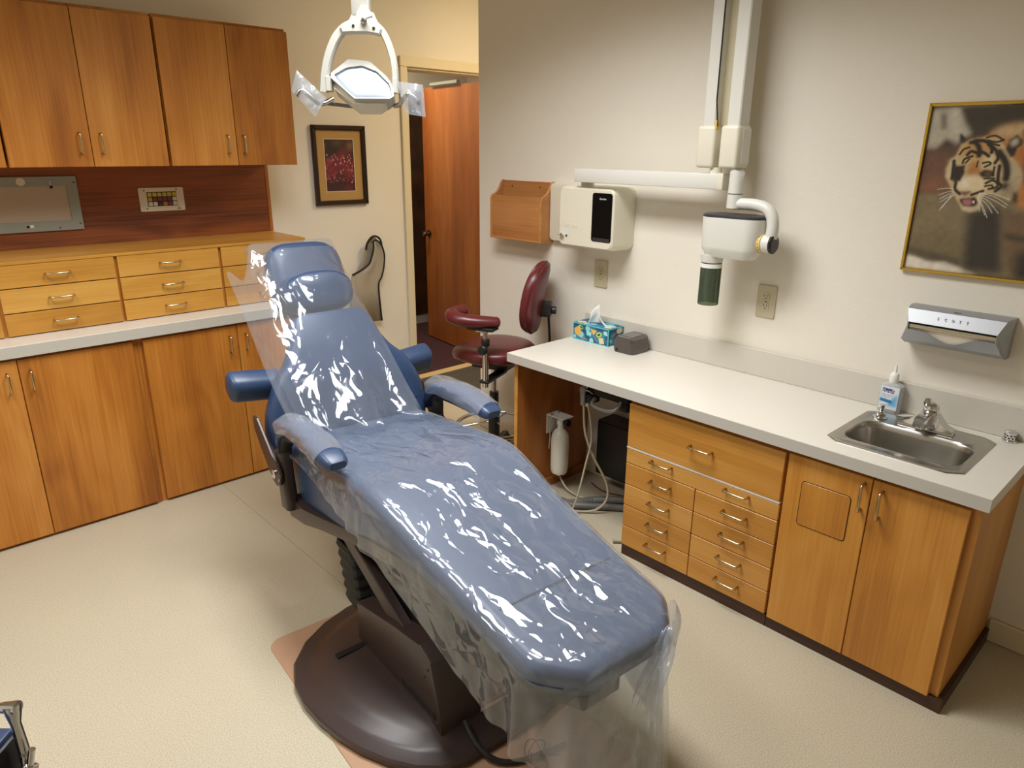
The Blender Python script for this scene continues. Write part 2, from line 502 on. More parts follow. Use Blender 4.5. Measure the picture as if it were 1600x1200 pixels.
def frame_mesh(name, outer, inner, mapper, d0, d1, mat, parent=None):
    """A flat ring between two outlines of the same count, with thickness."""
    bm = bmesh.new(); n = len(outer)
    q = [[bm.verts.new(mapper(u, v, d)) for u, v in pl] for pl in (outer, inner) for d in (d0, d1)]
    o0, o1, i0, i1 = q
    for k in range(n):
        j = (k + 1) % n
        bm.faces.new((o0[k], o0[j], o1[j], o1[k])); bm.faces.new((i0[k], i1[k], i1[j], i0[j]))
        bm.faces.new((o1[k], o1[j], i1[j], i1[k])); bm.faces.new((o0[k], i0[k], i0[j], o0[j]))
    return smooth_by_angle(from_bm(name, bm, mat, parent), 30)


def text(name, body, size, mat, parent, matrix, extrude=0.0004, align='LEFT', sx=1.0, shear=0.0):
    c = bpy.data.curves.new(name, 'FONT')
    c.body = body; c.size = size; c.extrude = extrude; c.align_x = align; c.shear = shear; c.resolution_u = 3
    t = bpy.data.objects.new(name, c); COL.objects.link(t)
    dg = bpy.context.evaluated_depsgraph_get()
    me = bpy.data.meshes.new_from_object(t.evaluated_get(dg))
    bpy.data.objects.remove(t); bpy.data.curves.remove(c)
    me.transform(Matrix.Diagonal((sx, 1, 1, 1)))
    me.transform(matrix)
    me.name = name
    me.materials.clear()
    return link(name, me, mat, parent)


def thing(name, label, cat, loc=(0, 0, 0), rotz=0.0, group=None):
    o = bpy.data.objects.new(name, None)
    COL.objects.link(o)
    o.empty_display_size = 0.05
    o.location = loc; o.rotation_euler = (0, 0, rotz)
    o['label'] = label; o['category'] = cat
    if group:
        o['group'] = group
    return o


def tag(o, label, cat, group=None):
    o['label'] = label; o['category'] = cat
    if group:
        o['group'] = group
    return o


def struct(o, label=None, cat=None):
    o['kind'] = 'structure'
    if label:
        o['label'] = label; o['category'] = cat
    return o


def XZ(y0=0.0):
    return lambda u, v, d: (u, y0 + d, v)


def YZ(x0=0.0):
    return lambda u, v, d: (x0 + d, u, v)


def XY(z0=0.0):
    return lambda u, v, d: (u, v, z0 + d)


# face matrices for lettering: on the right wall (facing -x) and on the back wall (facing -y)
def on_right(x, y, z):
    return Matrix(((0, 0, -1, x), (-1, 0, 0, y), (0, 1, 0, z), (0, 0, 0, 1)))


def on_back(x, y, z):
    return Matrix(((1, 0, 0, x), (0, 0, -1, y), (0, 1, 0, z), (0, 0, 0, 1)))


def pull_mesh(length, stand, r, along, out):
    """Wire pull: two posts and a bar; along = direction of the bar, out = away from the face, centred on 0."""
    A = Vector(along) * (length / 2); O_ = Vector(out) * stand
    e = 0.007
    a = Vector(along) * e; o = Vector(out) * e
    pts = [-A, -A + O_ - o, -A + O_ - o * 0.3 + a * 0.3, -A + O_ + a, A + O_ - a, A + O_ - o * 0.3 - a * 0.3, A + O_ - o, A]
    bm = bmesh.new(); add_tube(bm, pts, r, 8)
    bmesh.ops.recalc_face_normals(bm, faces=bm.faces)
    me = bpy.data.meshes.new('pull_handle'); bm.to_mesh(me); bm.free()
    me.materials.append(M['pull'])
    me.polygons.foreach_set('use_smooth', [True] * len(me.polygons))
    return me


def pull(me, loc, parent):
    o = link('handle', me, None, parent)
    o.location = loc
    return o


# flat prints are painted into a small colour grid: polygons with soft edges over a ground colour
def poly_mask(U, V, pts):
    inside = np.zeros(U.shape, bool)
    n = len(pts)
    for i in range(n):
        (x0, y0), (x1, y1) = pts[i], pts[(i + 1) % n]
        if y0 == y1:
            continue
        c = ((y0 > V) != (y1 > V)) & (U < (x1 - x0) * (V - y0) / (y1 - y0) + x0)
        inside ^= c
    return inside.astype(float)


def blur(a, k):
    for _ in range(2):
        for ax in (0, 1):
            s = np.zeros_like(a)
            for d in range(-k, k + 1):
                s += np.roll(a, d, ax)
            a = s / (2 * k + 1)
    return a


def stroke_mask(U, V, pts, w):
    m = np.zeros(U.shape)
    for (x0, y0), (x1, y1) in zip(pts, pts[1:]):
        dx, dy = x1 - x0, y1 - y0
        t = np.clip(((U - x0) * dx + (V - y0) * dy) / max(dx * dx + dy * dy, 1e-12), 0, 1)
        d = np.hypot(U - x0 - t * dx, V - y0 - t * dy)
        m = np.maximum(m, np.clip(1.5 - d / w, 0, 1))
    return m


def printed_grid(name, u0, u1, v0, v1, nu, nv, colours, mapper, mat, parent=None):
    """A grid of nu x nv cells carrying one colour a cell (colours: nv x nu x 3, linear)."""
    us = np.linspace(u0, u1, nu + 1); vs = np.linspace(v0, v1, nv + 1)
    verts = [mapper(u, v, 0) for v in vs for u in us]
    faces = [(j * (nu + 1) + i, j * (nu + 1) + i + 1, (j + 1) * (nu + 1) + i + 1, (j + 1) * (nu + 1) + i) for j in range(nv) for i in range(nu)]
    me = bpy.data.meshes.new(name)
    me.from_pydata(verts, [], faces)
    c = np.ones((nv * nu, 4, 4), np.float32)
    c[:, :, :3] = np.asarray(colours, np.float32).reshape(-1, 1, 3)
    at = me.color_attributes.new('print', 'FLOAT_COLOR', 'CORNER')
    at.data.foreach_set('color', c.ravel())
    me.update()
    return link(name, me, mat, parent)

# ================================================================== the room
XR = 2.605      # right wall face
YB = 3.812      # back wall face
XL, YF = -1.25, -1.30
struct(box('floor', (XL - 0.1, YF - 0.1, -0.05), (3.75, 4.05, 0.0), 'floor'), 'beige speckled vinyl floor of the treatment room', 'floor')
fl = bpy.data.objects['floor']
box('seam', (1.1285, YF, 0.0), (1.1305, 3.28, 0.0004), 'seam', fl)
struct(box('floor_hall', (2.0, 4.05, -0.05), (4.6, 5.5, 0.0), 'carpet_purple'), 'dark purple carpet of the hall beyond the doorway', 'floor')
struct(box('ceiling', (XL - 0.1, YF - 0.1, CEIL), (3.75, 5.5, CEIL + 0.05), 'ceiling'), 'white ceiling above the treatment room', 'ceiling')
struct(box('wall_left', (XL - 0.1, YF - 0.1, 0), (XL, YB + 0.14, CEIL), 'wall'), 'cream painted wall on the left of the room', 'wall')
struct(box('wall_front', (XL, YF - 0.1, 0), (3.75, YF, CEIL), 'wall'), 'cream painted wall behind the viewer', 'wall')
struct(box('wall_right', (XR, YF, 0), (XR + 0.12, 3.03, CEIL), 'wall'), 'pale cream wall carrying the x-ray unit and the tiger picture', 'wall')
struct(box('wall_vestibule', (3.62, 3.03 - 0.8, 0), (3.74, YB + 0.14, CEIL), 'wall'), 'cream wall of the entry beside the open door', 'wall')

# back wall with the doorway: left part, head and right part in one mesh
DX0, DX1, DZ = 2.700, 3.560, 2.054
bm = bmesh.new()
add_box(bm, (XL, YB, 0), (DX0, YB + 0.14, CEIL)); add_box(bm, (DX1, YB, 0), (3.62, YB + 0.14, CEIL)); add_box(bm, (DX0, YB, DZ), (DX1, YB + 0.14, CEIL))
struct(from_bm('wall_back', bm, 'wall'), 'cream back wall with the flower picture and doorway', 'wall')
struct(box('wall_hall', (2.0, 5.40, 0), (4.6, 5.5, 2.62), 'wall'), 'cream wall at the far side of the hall', 'wall')
struct(box('wall_hall_end', (4.5, 4.05, 0), (4.6, 5.4, 2.62), 'wall'), 'cream wall closing the end of the hall', 'wall')
b = struct(box('baseboard_hall', (2.0, 5.385, 0), (4.5, 5.40, 0.085), 'white', None, 0.003), 'white baseboard along the far hall wall', 'baseboard')

# dark door in the far hall wall
d2 = thing('door_2', 'dark brown closed door on the far side of the hall', 'door', (3.72, 5.36, 0))
d2['kind'] = 'structure'
box('slab', (-0.35, 0, 0.09), (0.35, 0.035, 2.05), 'dark_wood', d2, 0.004)
tube('knob', [(-0.29, 0, 0.95), (-0.29, -0.03, 0.95), (-0.29, -0.05, 0.95)], [0.012, 0.014, 0.022], 'pull', d2)

# doorway casing
cs = thing('trim_1', 'cream painted casing around the doorway', 'door casing', (DX0, YB, 0))
cs['kind'] = 'structure'
W = DX1 - DX0
for nm, lo, hi in (('side_casing', (-0.052, -0.016, 0), (0, 0, DZ + 0.0)), ('side_casing', (W, -0.016, 0), (W + 0.052, 0, DZ)),
                   ('head_casing', (-0.052, -0.017, DZ), (W + 0.052, 0, DZ + 0.058)), ('jamb', (0, 0, 0), (0.012, 0.14, DZ)),
                   ('jamb', (W - 0.012, 0, 0), (W, 0.14, DZ)), ('jamb_head', (0.012, 0, DZ - 0.012), (W - 0.012, 0.14, DZ)),
                   ('door_stop', (0.012, 0.05, 0), (0.022, 0.075, DZ - 0.012))):
    box(nm, lo, hi, 'trim', cs, 0.003)

# the open door, swung away into the hall
dr = thing('door_1', 'open orange-brown flush wooden door with round knob', 'door', (3.528, 4.02, 0.0), math.radians(90 - 7.2 + 7.2))
dr['kind'] = 'structure'
dr.rotation_euler.z = math.atan2(5.02 - 4.10, 3.643 - 3.526)      # local x runs from the hinge to the free edge
box('slab', (0, -0.036, 0.008), (0.935, 0, 2.040), 'door_wood', dr, 0.002)
kb = lathe('knob', [(0.030, 0), (0.031, 0.006), (0.014, 0.008), (0.011, 0.028), (0.022, 0.038), (0.028, 0.052), (0.024, 0.064), (0.0, 0.069)], 'bronze', dr, 20, (0.865, 0.0, 0.905), 'y')
for hz in (0.25, 1.05, 1.82):
    box('hinge', (-0.008, -0.040, hz - 0.045), (0.004, 0.004, hz + 0.045), 'pull', dr, 0.001)
box('closer', (0.35, 0.0, 2.044), (0.75, 0.03, 2.068), 'grey_steel', dr, 0.003)

struct(box('threshold', (DX0 - 0.10, 3.985, 0.0), (DX1 + 0.05, 4.06, 0.010), 'threshold', None, 0.003), 'tan threshold strip between the vinyl floor and purple carpet', 'threshold')
mt = thing('door_mat', 'dark brown carpet mat with grey rubber edging at the doorway', 'door mat', (2.70, 3.06, 0))
box('carpet', (0.030, 0.02, 0.0), (0.84, 0.90, 0.010), 'mat_carpet', mt, 0.002)
for lo, hi in (((0, 0, 0), (0.030, 0.92, 0.008)), ((0.030, 0, 0), (0.86, 0.02, 0.008)), ((0.84, 0.02, 0), (0.86, 0.92, 0.008)), ((0.030, 0.90, 0), (0.84, 0.92, 0.008))):
    box('edging', lo, hi, 'rubber_grey', mt, 0.002)

# skirting: along the right wall either side of the cabinets, and in the knee space
struct(box('baseboard_right', (XR - 0.014, YF, 0), (XR, 0.355, 0.085), 'trim', None, 0.004), 'cream baseboard running past the sink cabinet', 'baseboard')
struct(box('baseboard_knee', (XR - 0.014, 1.56, 0), (XR, 2.185, 0.085), 'trim', None, 0.004), 'cream baseboard in the knee space under the counter', 'baseboard')
struct(box('baseboard_end', (XR - 0.014, 2.22, 0), (XR, 3.03, 0.085), 'trim', None, 0.004), 'cream baseboard behind the burgundy stool', 'baseboard')
struct(box('baseboard_back', (1.80, YB - 0.014, 0), (DX0 - 0.052, YB, 0.085), 'trim', None, 0.004), 'cream baseboard under the flower picture', 'baseboard')

# ceiling light panels (out of the picture, they light the room)
for i, (lx, ly, lw) in enumerate(TROFFERS):
    t = thing('ceiling_light', ['recessed ceiling light panel towards the upper cabinets', 'recessed ceiling light panel above the blue chair'][i], 'ceiling light', (lx, ly, CEIL), 0, 'ceiling light panels')
    a, c = PANEL_W / 2, PANEL_L / 2
    frame_mesh('frame', [(-a - .03, -c - .03), (a + .03, -c - .03), (a + .03, c + .03), (-a - .03, c + .03)], [(-a, -c), (a, -c), (a, c), (-a, c)], XY(), -0.008, 0.0, 'white', t)
    box('diffuser', (-a, -c, -0.006), (a, c, -0.001), 'emit_panel', t)

# ================================================================== cabinets along the back wall
PV = pull_mesh(0.080, 0.028, 0.0042, (0, 0, 1), (0, -1, 0))       # upright pull on a face looking to -y
PH = pull_mesh(0.088, 0.028, 0.0042, (1, 0, 0), (0, -1, 0))       # level pull on a face looking to -y


def wall_cabinet(label, x0, x1, doors):
    yf, z0, z1 = 3.455, 1.508, 2.126
    t = thing('wall_cabinet', label, 'cabinet', (x0, YB - 0.001, z0), 0, 'upper cabinets on the back wall')
    w = x1 - x0
    depth = YB - 0.001 - yf
    box('body', (0.002, -depth + 0.020, 0.004), (w - 0.002, 0, z1 - z0), 'oak_v', t, 0.002)
    for (a, c, hx) in doors:
        d = box('door', (a - x0, -depth, 0), (c - x0, -depth + 0.019, z1 - z0 - 0.014), 'oak_v', t, 0.0018)
        if hx is not None:
            pull(PV, (hx - x0, -depth, 1.602 - z0), d)
    return t


wall_cabinet('oak upper cabinet at the left picture edge, only a door sliver showing', -0.075, 0.541, [(-0.073, 0.233, 0.19), (0.236, 0.537, 0.28)])
wall_cabinet('oak upper cabinet above the grey film viewer', 0.545, 1.150, [(0.547, 0.8455, 0.8045), (0.8485, 1.147, 0.885)])
wall_cabinet('oak upper cabinet nearest the flower picture', 1.156, 1.763, [(1.160, 1.462, 1.4185), (1.465, 1.763, 1.4945)])

bb = thing('backboard', 'dark red-brown oak panel between upper cabinets and drawer hutch', 'panel', (-0.075, YB - 0.001, 1.152))
box('board', (0, -0.011, 0), (1.820, 0, 0.352), 'oak_back', bb)
box('edge_strip', (1.820, -0.014, 0), (1.838, 0, 0.352), 'oak_v', bb, 0.002)

# x-ray film viewer in the backboard
yv = YB - 0.0125
fv = thing('film_viewer', 'grey steel wall film viewer with a frosted screen', 'film viewer', (0.20, yv, 1.225))
frame_mesh('frame', [(0, 0), (0.640, 0), (0.640, 0.235), (0, 0.235)], [(0.042, 0.042), (0.598, 0.042), (0.598, 0.194), (0.042, 0.194)], XZ(), -0.012, 0.0, 'grey_steel', fv)
box('screen', (0.042, -0.006, 0.042), (0.598, -0.0005, 0.194), 'opal', fv)
for (sx, sz) in ((0.629, 0.209), (0.628, 0.027), (0.543, 0.012), (0.012, 0.209), (0.012, 0.027)):
    lathe('screw', [(0.0035, 0), (0.0035, 0.001), (0.0, 0.002)], 'screw', fv, 8, (sx, -0.0135, sz), 'y')
sw = box('switch', (0.413, -0.0145, 0.017), (0.443, -0.012, 0.030), 'white', fv, 0.0008)
box('rocker', (0.414, -0.0165, 0.018), (0.427, -0.0145, 0.029), 'rubber', sw, 0.0008)
lathe('sticker', [(0.017, 0), (0.017, 0.0006), (0, 0.0007)], 'ivory', fv, 20, (0.426, -0.0126, 0.2145), 'y').scale = (1, 1, 1)
cl = box('clip', (0.533, -0.016, 0.192), (0.541, -0.012, 0.222), 'steel', fv, 0.001)
lathe('clip_roller', [(0.006, -0.005), (0.006, 0.005)], 'rubber', cl, 10, (0.537, -0.018, 0.190), 'x')

# signal keypad
kp = thing('signal_keypad', 'white wall plate with three rows of coloured signal buttons', 'keypad', (1.097, yv, 1.287))
prism('plate', rrect(0.210, 0.112, 0.006, 3, 0.105, 0.056), XZ(), -0.004, 0.0, 'ivory', kp, 0.001)
box('button_bed', (0.036, -0.0055, 0.024), (0.174, -0.004, 0.092), 'black', kp)
KC = {'y': '#c9b63c', 'o': '#b8862c', 'm': '#7c3a48', 'k': '#3a3c34', 'w': '#d8d2c0', 'g': '#b5a050'}
for kch, hx in KC.items():
    M['key_' + kch] = plain('key_' + kch, hx, rough=0.4)
for r_, row in enumerate(('wwkomw', 'gmmmmw', 'yyyyyy')):
    for c_, ch in enumerate(row):
        box('button', (0.0385 + c_ * 0.0229, -0.0095, 0.0265 + r_ * 0.0219), (0.0575 + c_ * 0.0229, -0.0055, 0.0450 + r_ * 0.0219), 'key_' + ch, kp, 0.0015)
for (sx, sz) in ((0.026, 0.100), (0.176, 0.102), (0.030, 0.014)):
    lathe('screw', [(0.0035, 0), (0.0035, 0.001), (0, 0.002)], 'screw', kp, 8, (sx, -0.0055, sz), 'y')
prism('logo', [(0.176, 0.013), (0.184, 0.013), (0.180, 0.021)], XZ(), -0.0046, -0.004, 'text_grey', kp)
box('logo_bar', (0.170, -0.0046, 0.007), (0.190, -0.004, 0.011), 'text_grey', kp)


# drawer hutch standing on the counter
def drawer_hutch(label, x0, x1):
    yf, z0 = 3.415, 0.848
    t = thing('drawer_hutch', label, 'drawer unit', (x0, YB - 0.013, z0), 0, 'three-drawer units on the back counter')
    w = x1 - x0; depth = YB - 0.013 - yf
    box('body', (-0.0065, -depth + 0.016, 0), (w + 0.0065, 0, 0.290), 'oak_v', t)
    for a, c in ((0.004, 0.094), (0.098, 0.194), (0.198, 0.290)):
        d = box('drawer', (0, -depth, a), (w, -depth + 0.0155, c), 'oak_h', t, 0.0015)
        pull(PH, (w / 2 - 0.004, -depth, (a + c) / 2 + 0.002), d)
    return t


drawer_hutch('oak three-drawer unit at the left picture edge, mostly out of frame', -0.029, 0.404)
drawer_hutch('oak three-drawer unit under the film viewer', 0.417, 0.847)
drawer_hutch('oak three-drawer unit under the signal keypad', 0.860, 1.299)
drawer_hutch('oak three-drawer unit behind the chair headrest', 1.312, 1.742)
box_top = box('hutch_top', (-0.040, 3.412, 1.1385), (1.750, YB - 0.013, 1.1515), 'oak_h', None, 0.002)
tag(box_top, 'long oak shelf board on top of the hutch drawers', 'shelf')

lc = thing('countertop', 'white laminate counter along the back cabinets', 'countertop', (-0.050, 3.262, 0.80))
box('top', (0, 0, 0.0), (1.81, YB - 0.002 - 3.262, 0.048), 'laminate', lc, 0.0012)
box('edge_band', (0, -0.002, 0.001), (1.81, 0.0, 0.0465), 'laminate_edge', lc)


def base_cabinet(label, x0, x1, doors):
    yf, z1 = 3.280, 0.799
    t = thing('base_cabinet', label, 'cabinet', (x0, YB - 0.002, 0), 0, 'base cabinets along the back wall')
    w = x1 - x0; depth = YB - 0.002 - yf
    box('body', (0, -depth + 0.0195, 0.0), (w, 0, z1), 'oak_v', t)
    for (a, c, hx) in doors:
        d = box('door', (a - x0, -depth, 0.014), (c - x0, -depth + 0.019, 0.787), 'oak_v', t, 0.0018)
        pull(PV, (hx - x0, -depth, 0.700), d)
    return t


base_cabinet('oak two-door base cabinet at the left picture edge', -0.030, 0.852, [(-0.010, 0.4055, 0.366), (0.4085, 0.832, 0.4435)])
base_cabinet('oak two-door base cabinet directly behind the blue chair', 0.853, 1.760, [(0.873, 1.2895, 1.2485), (1.2925, 1.715, 1.327)])

# framed flower print
pf = thing('flower_picture', 'dark framed red flower picture with tan mat on back wall', 'picture', (2.035, YB - 0.001, 1.271))


def picture_frame(name, w, h, fw, th, mat, parent, mapper):
    """Four mitred mouldings, each a part of its own."""
    O4 = [(0, 0), (w, 0), (w, h), (0, h)]; I4 = [(fw, fw), (w - fw, fw), (w - fw, h - fw), (fw, h - fw)]
    for k in range(4):
        j = (k + 1) % 4
        prism(name, [O4[k], O4[j], I4[j], I4[k]], mapper, 0.0, th, mat, parent, fw * 0.18)


picture_frame('frame_moulding', 0.345, 0.440, 0.0265, -0.022, 'dark_frame', pf, XZ())
frame_mesh('mat_board', [(0.0265, 0.023), (0.317, 0.023), (0.317, 0.4156), (0.0265, 0.4156)], [(0.076, 0.077), (0.265, 0.077), (0.265, 0.365), (0.076, 0.365)], XZ(), -0.008, -0.006, 'mat_board', pf)

# ================================================================== cabinets along the right wall
ZC = 0.73
XD = 2.088        # door and drawer faces
PYH = pull_mesh(0.088, 0.028, 0.0042, (0, 1, 0), (-1, 0, 0))
PYV = pull_mesh(0.086, 0.028, 0.0048, (0, 0, 1), (-1, 0, 0))

# countertop with the sink cut-out
ct = thing('countertop', 'long white laminate counter with the steel sink', 'countertop', (2.066, 0.342, 0.69))
cw, cl_ = XR - 0.001 - 2.066, 2.222 - 0.342
hx0, hx1, hy0, hy1 = 2.200 - 2.066, 2.500 - 2.066, 0.452 - 0.342, 0.818 - 0.342
bm = bmesh.new()
O4 = [(0.0015, 0), (cw, 0), (cw, cl_), (0.0015, cl_)]; I4 = [(hx0, hy0), (hx1, hy0), (hx1, hy1), (hx0, hy1)]
q = [[bm.verts.new((u, v, z)) for u, v in pl] for pl in (O4, I4) for z in (0.0, 0.04)]
for k in range(4):
    j = (k + 1) % 4
    bm.faces.new((q[0][k], q[0][j], q[1][j], q[1][k])); bm.faces.new((q[2][k], q[3][k], q[3][j], q[2][j]))
    bm.faces.new((q[1][k], q[1][j], q[3][j], q[3][k])); bm.faces.new((q[0][k], q[2][k], q[2][j], q[0][j]))
from_bm('top', bm, 'laminate', ct)
box('edge_band', (0, 0.0, 0.0005), (0.0015, cl_, 0.0388), 'laminate_edge', ct)
tag(box('backsplash', (XR - 0.016, 0.342, 0.7305), (XR - 0.001, 2.222, 0.838), 'splash', None, 0.0015), 'low off-white laminate backsplash strip behind the sink counter', 'backsplash')

sp = thing('end_panel', 'oak end panel closing the counter knee space by the stool', 'panel', (2.104, 2.188, 0))
box('board', (0, 0, 0), (XR - 0.001 - 2.104, 0.020, 0.69), 'oak_side', sp)
box('front_edge', (-0.003, 0, 0), (0, 0.020, 0.69), 'oak_hy', sp)
box('base_strip', (0.02, -0.010, 0), (XR - 0.016 - 2.104, 0, 0.045), 'oak_side', sp, 0.002)

# drawer unit: one deep drawer, one wide slide with two pulls, four rows of small drawers
du = thing('drawer_cabinet', 'oak drawer cabinet with one deep drawer above small drawers', 'cabinet', (XD, 0.910, 0))
box('body', (0.0195, 0, 0.048), (XR - 0.001 - XD, 0.640, 0.69), 'oak_vr', du)
box('toe_board', (0.010, 0, 0), (0.0195, 0.640, 0.048), 'dark_wood', du)
dd = box('deep_drawer', (0, 0.005, 0.490), (0.019, 0.637, 0.668), 'oak_hy', du, 0.0018)
pull(PYH, (0, 0.310, 0.583), dd)
box('lip', (-0.001, 0.003, 0.4835), (0.020, 0.637, 0.4895), 'laminate', dd)
wd = box('wide_drawer', (0, 0.002, 0.421), (0.019, 0.637, 0.481), 'oak_hy', du, 0.0018)
pull(PYH, (0, 0.470, 0.468), wd); pull(PYH, (0, 0.155, 0.468), wd)
rows = [(0.3285, 0.4185), (0.2360, 0.3260), (0.1430, 0.2335), (0.0530, 0.1405)]
for z0, z1 in rows:
    for y0, y1, py in ((0.3215, 0.637, 0.467), (0.002, 0.3185, 0.154)):
        d = box('small_drawer', (0, y0, z0), (0.019, y1, z1), 'oak_hy', du, 0.0018)
        pull(PYH, (0, py, (z0 + z1) / 2 + 0.011), d)

# sink cabinet
sc_ = thing('sink_cabinet', 'oak two-door cabinet under the steel sink', 'cabinet', (XD, 0.362, 0))
box('side_panel', (0.0195, 0, 0.048), (XR - 0.001 - XD, 0.016, 0.69), 'oak_vr', sc_)
box('divider', (0.0195, 0.530, 0.048), (XR - 0.02 - XD, 0.546, 0.69), 'oak_vr', sc_)
box('face_frame', (0.0195, 0.016, 0.048), (0.036, 0.530, 0.69), 'oak_vr', sc_)
box('floor_board', (0.036, 0.016, 0.06), (XR - 0.02 - XD, 0.530, 0.076), 'oak_vr', sc_)
box('toe_board', (0.010, -0.014, 0), (0.0195, 0.546, 0.048), 'dark_wood', sc_)
box('toe_return', (0.0195, -0.014, 0), (XR - 0.016 - XD, 0, 0.048), 'dark_wood', sc_)
d1 = box('door', (0, 0.2815, 0.046), (0.019, 0.541, 0.672), 'oak_vr', sc_, 0.0018)
pull(PYV, (0, 0.301, 0.609), d1)
ap = prism('access_panel', rrect(0.152, 0.152, 0.010, 4, 0.4095, 0.5165), YZ(), 0.0, -0.0022, 'oak_vr', d1, 0.0008)
frame_mesh('panel_gap', rrect(0.157, 0.157, 0.012, 4, 0.4095, 0.5165), rrect(0.151, 0.151, 0.010, 4, 0.4095, 0.5165), YZ(), 0.0, -0.0006, 'gap_shade', d1)
d2_ = box('door', (0, 0.024, 0.046), (0.019, 0.2785, 0.672), 'oak_vr', sc_, 0.0018)
pull(PYV, (0, 0.2475, 0.602), d2_)

# steel sink: flat rim with clipped corners, deep rounded bowl
sk = thing('sink', 'stainless steel bar sink set into the white counter', 'sink', (2.345, 0.635, ZC))
RO = [(-0.192, -0.155), (-0.162, -0.195), (0.160, -0.195), (0.190, -0.160), (0.190, 0.165), (0.160, 0.197), (-0.162, 0.197), (-0.192, 0.160)]


def ring_like(outline, n):
    """Resample a closed outline to n points by angle."""
    out = []
    for k in range(n):
        a = 2 * PI * k / n; d = Vector((math.cos(a), math.sin(a))); best = 0
        for i in range(len(outline)):
            p = Vector(outline[i]); e = Vector(outline[(i + 1) % len(outline)]) - p
            det = d.x * (-e.y) + e.x * d.y
            if abs(det) < 1e-12:
                continue
            t = (p.x * (-e.y) + e.x * p.y) / det; s = (d.x * p.y - d.y * p.x) / det
            if -1e-9 <= s <= 1 + 1e-9 and t > best:
                best = t
        out.append((d.x * best, d.y * best))
    return out


NS = 64
bowl = lambda gx, gy, r: [(u - 0.030, v) for u, v in ring_like(rrect(gx, gy, r, 6), NS)]
bo = [(u, v) for u, v in ring_like(RO, NS)]
prof = [([(u, v) for u, v in bo], 0.0005), ([(u * 0.995, v * 0.995) for u, v in bo], 0.0035), ([(u * 0.93 - 0.001, v * 0.93) for u, v in bo], 0.0042),
        ([(u * 0.915 - 0.001, v * 0.915) for u, v in bo], 0.0022), (bowl(0.224, 0.340, 0.055), 0.0022), (bowl(0.216, 0.332, 0.055), -0.004), (bowl(0.208, 0.324, 0.052), -0.020),
        (bowl(0.192, 0.306, 0.050), -0.120), (bowl(0.180, 0.294, 0.048), -0.138), (bowl(0.150, 0.262, 0.040), -0.146), (bowl(0.06, 0.07, 0.028), -0.150), (bowl(0.05, 0.05, 0.024), -0.156)]
rings = [[(u, v, z) for u, v in pl] for pl, z in prof]
bm = bmesh.new()
V = [[bm.verts.new(p) for p in r_] for r_ in rings]
for a, c in zip(V, V[1:]):
    for k in range(NS):
        bm.faces.new((a[k], a[(k + 1) % NS], c[(k + 1) % NS], c[k]))
bm.faces.new(V[-1])
smooth_by_angle(from_bm('basin', bm, 'steel', sk), 50)

# faucet
fa = thing('faucet', 'chrome single-lever faucet on the sink deck', 'faucet', (2.478, 0.632, ZC + 0.0025))
prism('deck_plate', [(-0.028, -0.082), (0.026, -0.076), (0.026, 0.076), (-0.028, 0.082)], XY(), 0, 0.010, 'chrome', fa, 0.003)
loft('body', [[(-0.026, y, 0.010), (0.024, y, 0.010), (0.022 - 0.0 * h, y, h), (-0.022, y, h)] for y, h in ((-0.078, 0.014), (-0.052, 0.024), (-0.024, 0.056), (0.024, 0.056), (0.052, 0.024), (0.078, 0.014))], 'chrome', fa)
loft('spout', [[(x, -w_, z0), (x, w_, z0), (x, w_ * 0.86, z1), (x, -w_ * 0.86, z1)] for x, w_, z0, z1 in ((0.015, 0.022, 0.022, 0.060), (-0.05, 0.020, 0.030, 0.062), (-0.095, 0.019, 0.030, 0.058), (-0.104, 0.017, 0.032, 0.052))], 'chrome', fa)
lathe('aerator', [(0.010, -0.014), (0.011, -0.002), (0.010, 0.0)], 'chrome', fa, 16, (-0.085, 0.0, 0.032))
hd = lathe('handle', [(0.020, 0.0), (0.023, 0.006), (0.024, 0.018), (0.020, 0.028), (0.010, 0.034), (0.0, 0.035)], 'chrome', fa, 24, (0.004, 0.0, 0.056))
tube('lever', [(0.004, 0, 0.086), (-0.012, 0.004, 0.092), (-0.026, 0.006, 0.097)], [0.008, 0.009, 0.008], 'chrome', hd)
lathe('lever_ball', [(0.0, -0.014), (0.009, -0.011), (0.0135, 0.0), (0.009, 0.011), (0.0, 0.014)], 'chrome', hd, 16, (-0.028, 0.006, 0.099))

wb = thing('water_dispenser', 'small chrome push dispenser at the left sink corner', 'dispenser', (2.470, 0.776, ZC + 0.0025))
lathe('flange', [(0.024, 0), (0.024, 0.004), (0.018, 0.006)], 'chrome', wb)
lathe('collar', [(0.015, 0.006), (0.016, 0.016), (0.010, 0.022), (0.007, 0.024)], 'chrome', wb)
tube('stem', [(0, 0, 0.024), (0, 0, 0.036), (-0.004, -0.002, 0.042)], [0.006, 0.006, 0.008], 'chrome', wb)
lathe('button', [(0.0, -0.007), (0.0085, -0.004), (0.009, 0.003), (0.0, 0.007)], 'chrome', wb, 16, (-0.005, -0.002, 0.045))

